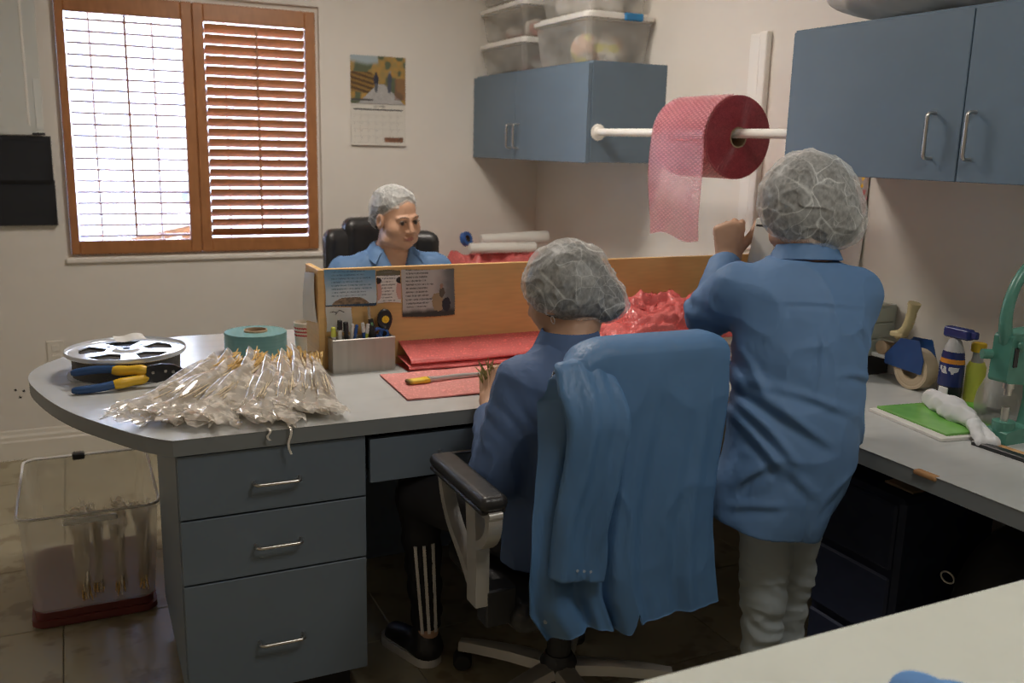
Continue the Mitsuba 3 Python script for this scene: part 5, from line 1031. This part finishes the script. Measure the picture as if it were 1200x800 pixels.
def lumps(x0, x1, y0, y1, z0, z1, seed, mat, key, n=7):
    g = np.random.default_rng(seed)
    for i in range(n):
        c = np.array([g.uniform(x0 + .05, x1 - .05), g.uniform(y0 + .05, y1 - .05), g.uniform(z0 + .05, max(z0 + .051, z1 - .045))]); m = trimesh.creation.icosphere(3, 1.0); m.vertices *= g.uniform(.036, .05, 3); m.vertices += m.vertices * (.6 * (noise3(np.array(m.vertices), 30, seed + i) - .5))[:, None]; m.apply_translation(c); put(key, m, mat, True)
def tote(name, x0, x1, y0, y1, z0, z1, label, content, seed, latch=None, lidded=True, n=8):
    put(name + '__bin', shell(x0, x1, y0, y1, z0, z1, .022), 'm_clear_poly', 40)
    if lidded: put(name + '__lid', lid(x0, x1, y0, y1, z1 + .013), 'm_lid', 40)
    if latch: put(name + '__latch', box(*latch, .004), 'm_latch')
    g = np.random.default_rng(seed)
    for i in range(n):
        c = np.array([x0 + .075 + (x1 - x0 - .15) * g.random(), y0 + .075 + (y1 - y0 - .15) * g.random(), 0]); h = (z1 - z0 - .03) * g.uniform(.55, .98); m = trimesh.creation.icosphere(3, 1.0); m.vertices *= (.045, .05, h / 2); m.vertices += m.vertices * (.7 * (noise3(np.array(m.vertices), 24, seed + i) - .5))[:, None]; m.apply_translation(c + [0, 0, z0 + .006 - m.bounds[0][2]]); put(name + '__packet', m, content, True)
    tag(name, label, 'storage tote')
CZ = 1.8155
tote('storage_tote', 1.992, 2.322, 3.50, 4.00, CZ, 2.000, 'large clear tote with white lid and blue latch on the corner cabinet', 'm_mixed', 3, latch=(2.165, 2.255, 3.480, 3.500, 1.996, 2.026), n=9)
tote('storage_tote_001', 2.005, 2.318, 3.52, 3.99, 2.031, 2.20, 'clear tote stacked on the blue-latched tote, cut off by the frame', 'm_bag_white', 9, n=9)
tote('storage_tote_002', 1.965, 2.315, 4.06, 4.56, CZ, 1.945, 'lowest clear tote of the stack nearest the back wall', 'm_mixed_red', 14, n=9)
tote('storage_tote_003', 1.965, 2.315, 4.06, 4.56, 1.976, 2.115, 'middle clear tote of the stack nearest the back wall', 'm_mixed_red', 22, n=9)
tote('storage_tote_004', 1.955, 2.315, 4.05, 4.56, 2.146, 2.28, 'topmost tote of the stack nearest the back wall', 'm_bag_white', 27, n=6)
def bagf(p):
    d = ell(p, (2.135, 1.92, CZ + .105), (.185, .30, .095)); d = smin(d, ell(p, (2.14, 1.62, CZ + .115), (.17, .16, .10)), .05)
    d = d - .012 * (ridge(p, (12, 9, 12), 5) - .5) - .010 * (noise3(p, 9, 4) - .5); return smax(d, CZ + .0005 - p[:, 2], .006)
put('stuffed_bag', surface_nets(bagf, (1.90, 1.38, CZ - .02), (2.33, 2.30, CZ + .26), .009), 'm_bag_white', True, label='stuffed white bag lying on top of the right wall cabinet', cat='bag')

# ------------------------------------------------------------------ floor tote by the desk's rounded end
P('m_lid_red', (.13, .025, .022), 0.45)
put('floor_tote__lid', cat_m([prism(rr(-.185, .150, 2.885, 3.385, .03), 0, .050), prism(rr(-.195, .160, 2.875, 3.395, .03), .010, .028)]), 'm_lid_red', 40, label='dark red lid under the tote')
put('floor_tote__bin', shell(-.212, .180, 2.848, 3.420, .051, .365, .024, .04), 'm_clear_thin', 40)
put('floor_tote__handle_lip', box(-.09, .06, 2.836, 2.846, .338, .356, .004), 'm_poly')
put('floor_tote__rim', tube([*[(x, y, .366) for x, y in np.array(rr(-.212, .180, 2.848, 3.420, .04).exterior.coords)]], .0045, 8), 'm_poly', 40)
put('floor_tote__latch', box(-.060, -.020, 3.405, 3.435, .352, .376, .004), 'm_cap_black')
tag('floor_tote', 'open clear plastic tote on the floor by the rounded desk end', 'storage tote')
g = np.random.default_rng(3)
for i in range(12):
    x, y = -.06 + .19 * (i % 4) / 3 + .012 * g.normal(), 2.912 + .045 * (i // 4) + .008 * g.random(); M = mat4((x, y, .085), rx=math.pi / 2 + .10 * g.normal() - .05, rz=.25 * g.normal()); M[:3, :3] *= .66; M[:3, 2] *= 1.6
    k = f'plastic_bag_{n_bag + i:03d}'; scene[k + '__film'] = copy_of(bags[i % 6], M); F = M.copy(); F[:3, :3] *= 1.1; F[:3, 3] = (x, y, .102); scene[k + '__stems'] = copy_of(stems[i % 4], F); scene[k + '__flower_heads'] = copy_of(heads[i % 4], F)
    tag(k, 'clear bag of dried stems standing in the floor tote', 'plastic bag', 'cellophane bags in the floor tote')

# ------------------------------------------------------------------ side counter things
P('m_box_grey', (.36, .39, .34), 0.45); P('m_box_green', (.30, .40, .34), 0.4)
put('drawer_organizer__case', cat_m([box(2.10, 2.328, 2.052, 2.20, ZT + .065, 1.003, .003)]), 'm_box_grey')
put('drawer_organizer__base', box(2.10, 2.325, 2.06, 2.20, ZT, ZT + .065, .003), 'm_cap_black')
for i in range(3): put('drawer_organizer__drawer', box(2.105, 2.312, 2.046, 2.052, ZT + .072 + i * .050, ZT + .118 + i * .050, .002), 'm_box_grey')
tag('drawer_organizer', 'small grey drawer organizer behind the standing woman\'s right shoulder', 'organizer')
put('small_green_box', box(2.21, 2.262, 2.06, 2.12, 1.0035, 1.063, .003), 'm_box_green', label='small pale green box on top of the grey drawer organizer', cat='box')
K = 'tape_dispenser'; P('m_disp_blue', (.012, .055, .19), 0.4); P('m_ivory', (.52, .44, .24), 0.45); P('m_tape_tan', lambda p, n, uv: MIX((.40, .31, .20), (.55, .46, .33), N(dr.sqrt(dr.square(p.y - 1.885) + dr.square(p.z - .842)) * 500, 0)), 0.3)
side = Polygon([(1.975, .845), (1.975, .868), (1.925, .925), (1.862, .928), (1.842, .875), (1.846, .838)]).buffer(.004)
for x in (2.213, 2.266):
    m = prism(side, 0, .0025); m.apply_transform(np.array([[0, 0, 1, x], [1, 0, 0, 0], [0, 1, 0, 0], [0, 0, 0, 1.0]])); put(K + '__side_plate', m, 'm_disp_blue', label='blue side plate')
m = lathe([(.030, -.024), (.0605, -.024), (.0605, .024), (.030, .024), (.030, -.024)], 40); m.apply_transform(mat4((2.242, 1.885, .842), ry=math.pi / 2)); put(K + '__tape', m, 'm_tape_tan', 40)
m = lathe([(0, -.025), (.022, -.025), (.022, .025), (0, .025)], 24); m.apply_transform(mat4((2.242, 2.000, .885), ry=math.pi / 2)); put(K + '__roller', m, 'm_cardboard', 40)
put(K + '__blade_guard', box(2.216, 2.266, 1.975, 2.035, .852, .864, .002), 'm_plastic_white'); put(K + '__cutter', box(2.216, 2.266, 1.955, 2.02, .908, .912), 'm_steel')
put(K + '__handle', tube(spline([(2.241, 1.968, .930), (2.241, 1.942, .945), (2.241, 1.925, .985), (2.241, 1.915, 1.035)], 16), [.013, .014, .015, .014, .0155, .014, .0155, .014, .0155, .014, .0155, .014, .0150, .0165, .019, .019], 14), 'm_ivory', 60)
put(K + '__thumb_rest', box(2.226, 2.256, 1.935, 1.985, .924, .940, .004), 'm_ivory')
tag(K, 'blue hand-held tape dispenser with an ivory handle on the side counter', 'tape dispenser')
def bottle(key, x, y, prof, mat, z=ZT, sq=None):
    m = lathe(prof, 32); 
    if sq: m.vertices[:, 0] *= sq[0]; m.vertices[:, 1] *= sq[1]
    m.apply_translation((x, y, z)); put(key, m, mat, 40)
def lys(p, n, uv):
    v = p.z - ZT; c = mi.Color3f(.012, .022, .11); c = dr.select((v > .115) & (v < .128), mi.Color3f(.55, .22, .03), c); c = dr.select((v > .086) & (v < .106) & (N(p.y * 140, v * 70) > .52), mi.Color3f(.50, .50, .52), c); c = dr.select(v < .05, mi.Color3f(.010, .010, .016), c)
    return c
P('m_spray_label', lys, 0.25, 0.6); P('m_navy_cap', (.012, .025, .14), 0.3); P('m_cloudy', (.40, .40, .40), 0.25)
K = 'blue_bottle'
bottle(K + '__bottle', 2.215, 1.742, [(0, 0), (.032, 0), (.035, .006), (.036, .05), (.035, .115), (.030, .150), (.020, .176), (.013, .186), (0, .186)], 'm_cloudy', sq=(.75, 1.0)); bottle(K + '__label', 2.215, 1.742, [(.0362, .012), (.0368, .05), (.0358, .113), (.0308, .148)], 'm_spray_label', sq=(.76, 1.0))
put(K + '__cap', cat_m([rbox(2.200, 2.230, 1.690, 1.775, ZT + .186, ZT + .217, .008, 5), box(2.208, 2.222, 1.672, 1.700, ZT + .193, ZT + .213, .003)]), 'm_navy_cap', 40); put(K + '__price_tag', box(2.182, 2.186, 1.722, 1.752, ZT + .008, ZT + .048, .001), 'm_plastic_white')
tag(K, 'tall dark blue bottle with navy cap on the side counter by the wall', 'bottle')
K = 'yellow_bottle'
bottle(K + '__bottle', 2.268, 1.705, [(0, 0), (.024, 0), (.026, .005), (.026, .105), (.020, .120), (0, .120)], 'm_lime'); bottle(K + '__neck', 2.268, 1.705, [(0, .118), (.016, .118), (.013, .150), (0, .150)], 'm_cloudy'); bottle(K + '__cap', 2.268, 1.705, [(0, .150), (.020, .150), (.020, .172), (.017, .175), (0, .175)], 'm_yellow')
tag(K, 'yellow bottle with a yellow cap right of the blue bottle', 'bottle')
K = 'black_bottle'
bottle(K + '__bottle', 2.262, 1.625, [(0, 0), (.024, 0), (.025, .004), (.025, .10), (.018, .125), (.011, .150), (.011, .175), (0, .175)], 'm_cap_black'); put(K + '__label', xf(lathe([(.0253, .012), (.0256, .05), (.0253, .092)], 32), (2.262, 1.625, ZT)), 'm_plastic_white', 40)
tag(K, 'black bottle with a white label between the yellow bottle and the press', 'bottle')
scene['m_haze_plastic'] = {'type': 'blendbsdf', 'weight': 0.38, 'bsdf_0': {'type': 'ref', 'id': 'm_air'}, 'bsdf_1': {'type': 'ref', 'id': 'm_cloudy'}}
def hz_bag(p): return smax(ell(p, (2.16, 1.515, ZT + .05), (.085, .075, .115)) - .010 * (ridge(p, (22, 22, 14), 9) - .5), ZT + .001 - p[:, 2], .004)
put('clear_plastic_bag', surface_nets(hz_bag, (2.04, 1.41, ZT - .01), (2.28, 1.62, ZT + .20), .006), 'm_haze_plastic', True, label='hazy clear plastic bag slumped behind the green press', cat='plastic bag')
P('m_packet_green', (.10, .33, .05), 0.3); m = rbox(-.055, .055, -.03, .03, 0, .018, .008, 4); m.apply_transform(mat4((2.185, 1.665, ZT + .0008), rz=-.9)); put('green_packet', m, 'm_packet_green', 40, label='small green packet at the foot of the yellow bottle', cat='packet')
# books and papers
P('m_book', lambda p, n, uv: MIX((.10, .30, .05), (.18, .42, .09), FB(p.x * 20, p.y * 20, 0, 3)), 0.25, 0.6)
def slab(key, w, d, h, loc, rz, mat, label, cat): m = box(-w / 2, w / 2, -d / 2, d / 2, 0, h, .0008); m.apply_transform(mat4(loc, rz=rz)); put(key, m, mat, label=label, cat=cat)
slab('paper_stack', .200, .275, .008, (1.998, 1.600, ZT + .0005), -.16, 'm_paper', 'stack of white papers under the green booklet', 'papers'); slab('green_booklet', .185, .255, .006, (2.016, 1.605, ZT + .009), -.13, 'm_book', 'glossy green booklet on white papers on the side counter', 'booklet')
P('m_glove', (.60, .61, .62), 0.7)
def glove_a(p):
    d = cone(p, (2.085, 1.690, ZT + .038), (2.045, 1.590, ZT + .034), .021, .027); d = smin(d, cone(p, (2.045, 1.590, ZT + .034), (2.010, 1.500, ZT + .034), .026, .018), .02)
    return d - .013 * (ridge(p + .02 * noise3(p, 20, 17)[:, None], (30, 22, 30), 15) - .45) - .010 * (noise3(p, 24, 16) - .5)
put('white_cloth', surface_nets(glove_a, (1.95, 1.44, ZT + .005), (2.14, 1.75, ZT + .09), .0035), 'm_glove', True, label='rolled white cloth lying across the green booklet', cat='cloth')
def glove_b(p):
    d = cone(p, (2.000, 1.492, ZT + .030), (1.940, 1.420, ZT + .012), .016, .010); d = smin(d, cone(p, (2.008, 1.478, ZT + .024), (1.965, 1.400, ZT + .012), .010, .010), .008); d = smin(d, cone(p, (1.940, 1.420, ZT + .012), (1.965, 1.400, ZT + .012), .010, .010), .008)
    return d - .007 * (ridge(p, (34, 34, 34), 25) - .4)
put('white_cloth_001', surface_nets(glove_b, (1.90, 1.36, ZT - .005), (2.05, 1.53, ZT + .06), .003), 'm_glove', True, label='looped end of white cloth beside the wooden strips', cat='cloth')
# green press
K = 'rivet_press'; P('m_press', lambda p, n, uv: MIX((.045, .165, .125), (.085, .235, .18), FB(p.x * 30, p.y * 30, p.z * 30, 4)), 0.35, 0.55)
def PR(w, x0, x1, pts, mat, key, b=.006):
    m = prism(Polygon(pts).buffer(b), -w / 2, w / 2); m.apply_transform(np.array([[1, 0, 0, .022], [0, 0, -1, 1.43], [0, 1, 0, 0], [0, 0, 0, 1.0]])); m.fix_normals(); return put(K + key, m, mat, 40)
PR(.060, 0, 0, [(1.985, .785), (2.19, .785), (2.19, .800), (2.10, .808), (2.03, .812), (1.985, .806)], 'm_press', '__base')
PR(.042, 0, 0, [(2.085, .80), (2.185, .80), (2.175, .84), (2.140, .90), (2.130, .96), (2.145, 1.04), (2.100, 1.05), (2.085, .96), (2.098, .88)], 'm_press', '__column')
PR(.050, 0, 0, [(1.968, .945), (2.045, .935), (2.10, .96), (2.105, 1.04), (2.055, 1.050), (1.972, 1.042)], 'm_press', '__head', .010)
put(K + '__head__slot', box(1.994, 2.008, 1.4015, 1.4055, .975, 1.022, .001), 'm_cap_black'); put(K + '__pivot', xf(lathe([(0, 0), (.010, 0), (.008, .004), (0, .005)], 16), (2.004, 1.398, 1.030), rx=math.pi / 2), 'm_press', 40); put(K + '__pivot', xf(lathe([(0, 0), (.010, 0), (.008, .004), (0, .005)], 16), (2.067, 1.398, 1.026), rx=math.pi / 2), 'm_press', 40)
put(K + '__ram', tube([(2.026, 1.43, .945), (2.026, 1.43, .915), (2.026, 1.43, .914), (2.026, 1.43, .898)], [.013, .013, .009, .009], 16), 'm_steel', 40)
put(K + '__anvil', tube([(2.026, 1.43, .805), (2.026, 1.43, .832), (2.026, 1.43, .833), (2.026, 1.43, .868)], [.022, .022, .009, .009], 18), 'm_steel', 40); put(K + '__anvil_block', tube([(2.026, 1.43, .808), (2.026, 1.43, .833)], .026, 20), 'm_press', 40)
put(K + '__lever', tube(spline([(2.000, 1.43, 1.028), (1.984, 1.43, 1.075), (1.987, 1.43, 1.130), (2.012, 1.43, 1.185), (2.052, 1.43, 1.225), (2.087, 1.43, 1.25)], 26), np.interp(np.linspace(0, 1, 26), [0, .3, 1], [.017, .014, .0115]), 14), 'm_press', 50)
put(K + '__lever_knob', trimesh.creation.icosphere(3, .018, ).apply_translation((2.097, 1.43, 1.256)), 'm_cap_black', True); put(K + '__side_knob', tube([(1.975, 1.45, 1.0), (1.955, 1.46, 1.0)], .012, 14), 'm_press', 40)
tag(K, 'green hand press with a curved lever on the side counter at the right edge', 'press')
P('m_strip', lambda p, n, uv: MIX((.38, .21, .09), (.52, .32, .16), N(p.x * 30, p.y * 90, 0)), 0.6)
put('strip_tray', box(1.930, 1.955, 1.18, 1.44, ZT, ZT + .011, .002), 'm_cap_black', label='narrow black tray along the wooden strips under the press', cat='tray')
put('wooden_strip', box(1.957, 1.976, 1.17, 1.395, ZT, ZT + .010, .001), 'm_strip', label='wooden strip nearest the counter edge under the press', cat='wooden strip'); 
# under the side counter
P('m_navy', lambda p, n, uv: MIX((.008, .013, .035), (.014, .022, .055), FB(p.x * 20, p.y * 20, p.z * 20, 3)), 0.7); P('m_darkred', (.09, .008, .015), 0.7); P('m_bagblack', (.010, .010, .011), 0.75)
K = 'navy_drawer_tower'
put(K + '__case', box(1.80, 2.15, 1.50, 1.78, .02, .63, .012), 'm_navy')
for i in range(3): put(K + '__drawer', box(1.788, 1.800, 1.512, 1.768, .05 + .195 * i, .225 + .195 * i, .006), 'm_navy')
for y in (1.53, 1.75): put(K + '__foot', box(1.81, 2.14, y - .02, y + .02, 0, .02), 'm_navy')
put(K + '__paper', box(1.86, 1.95, 1.53, 1.62, .630, .636, .001), 'm_cardboard'); tag(K, 'dark navy fabric drawer tower under the side counter', 'drawer tower')
def bbag(p): return smax(ell(p, (2.0, 1.32, .29), (.17, .135, .32)) - .012 * (noise3(p, 8, 5) - .5), .002 - p[:, 2], .01)
put('black_bag__body', surface_nets(bbag, (1.80, 1.16, -.02), (2.20, 1.48, .66), .012), 'm_bagblack', True)
put('black_bag__ring', xf(trimesh.creation.torus(.016, .0025, 24, 8), (1.838, 1.385, .475), ry=1.3, rz=.2), 'm_steel', True); tag('black_bag', 'black bag with a metal ring in the dark under the side counter', 'bag')
def rbag(p): return smax(ell(p, (2.02, 1.06, .27), (.16, .09, .30)) - .012 * (noise3(p, 8, 15) - .5), .002 - p[:, 2], .01)
put('red_bag', surface_nets(rbag, (1.82, .94, -.02), (2.22, 1.18, .60), .012), 'm_darkred', True, label='dark red bag under the side counter at the right edge', cat='bag')
# blue cloth on the near counter
P('m_bluecloth', lambda p, n, uv: MIX((.10, .22, .46), (.14, .28, .54), FB(p.x * 14, p.y * 14, p.z * 14, 3)), 0.8, 0.2)
def bc(p): d = ell(p, (.935, .715, ZT + .008), (.036, .048, .026)); d = smin(d, ell(p, (.975, .690, ZT + .004), (.035, .05, .018)), .012); return smax(d - .006 * (noise3(p, 24, 33) - .5), ZT + .0006 - p[:, 2], .003)
put('blue_cloth', surface_nets(bc, (.87, .62, ZT - .01), (1.05, .80, ZT + .06), .003), 'm_bluecloth', True, label='crumpled blue cloth at the edge of the near counter', cat='cloth')
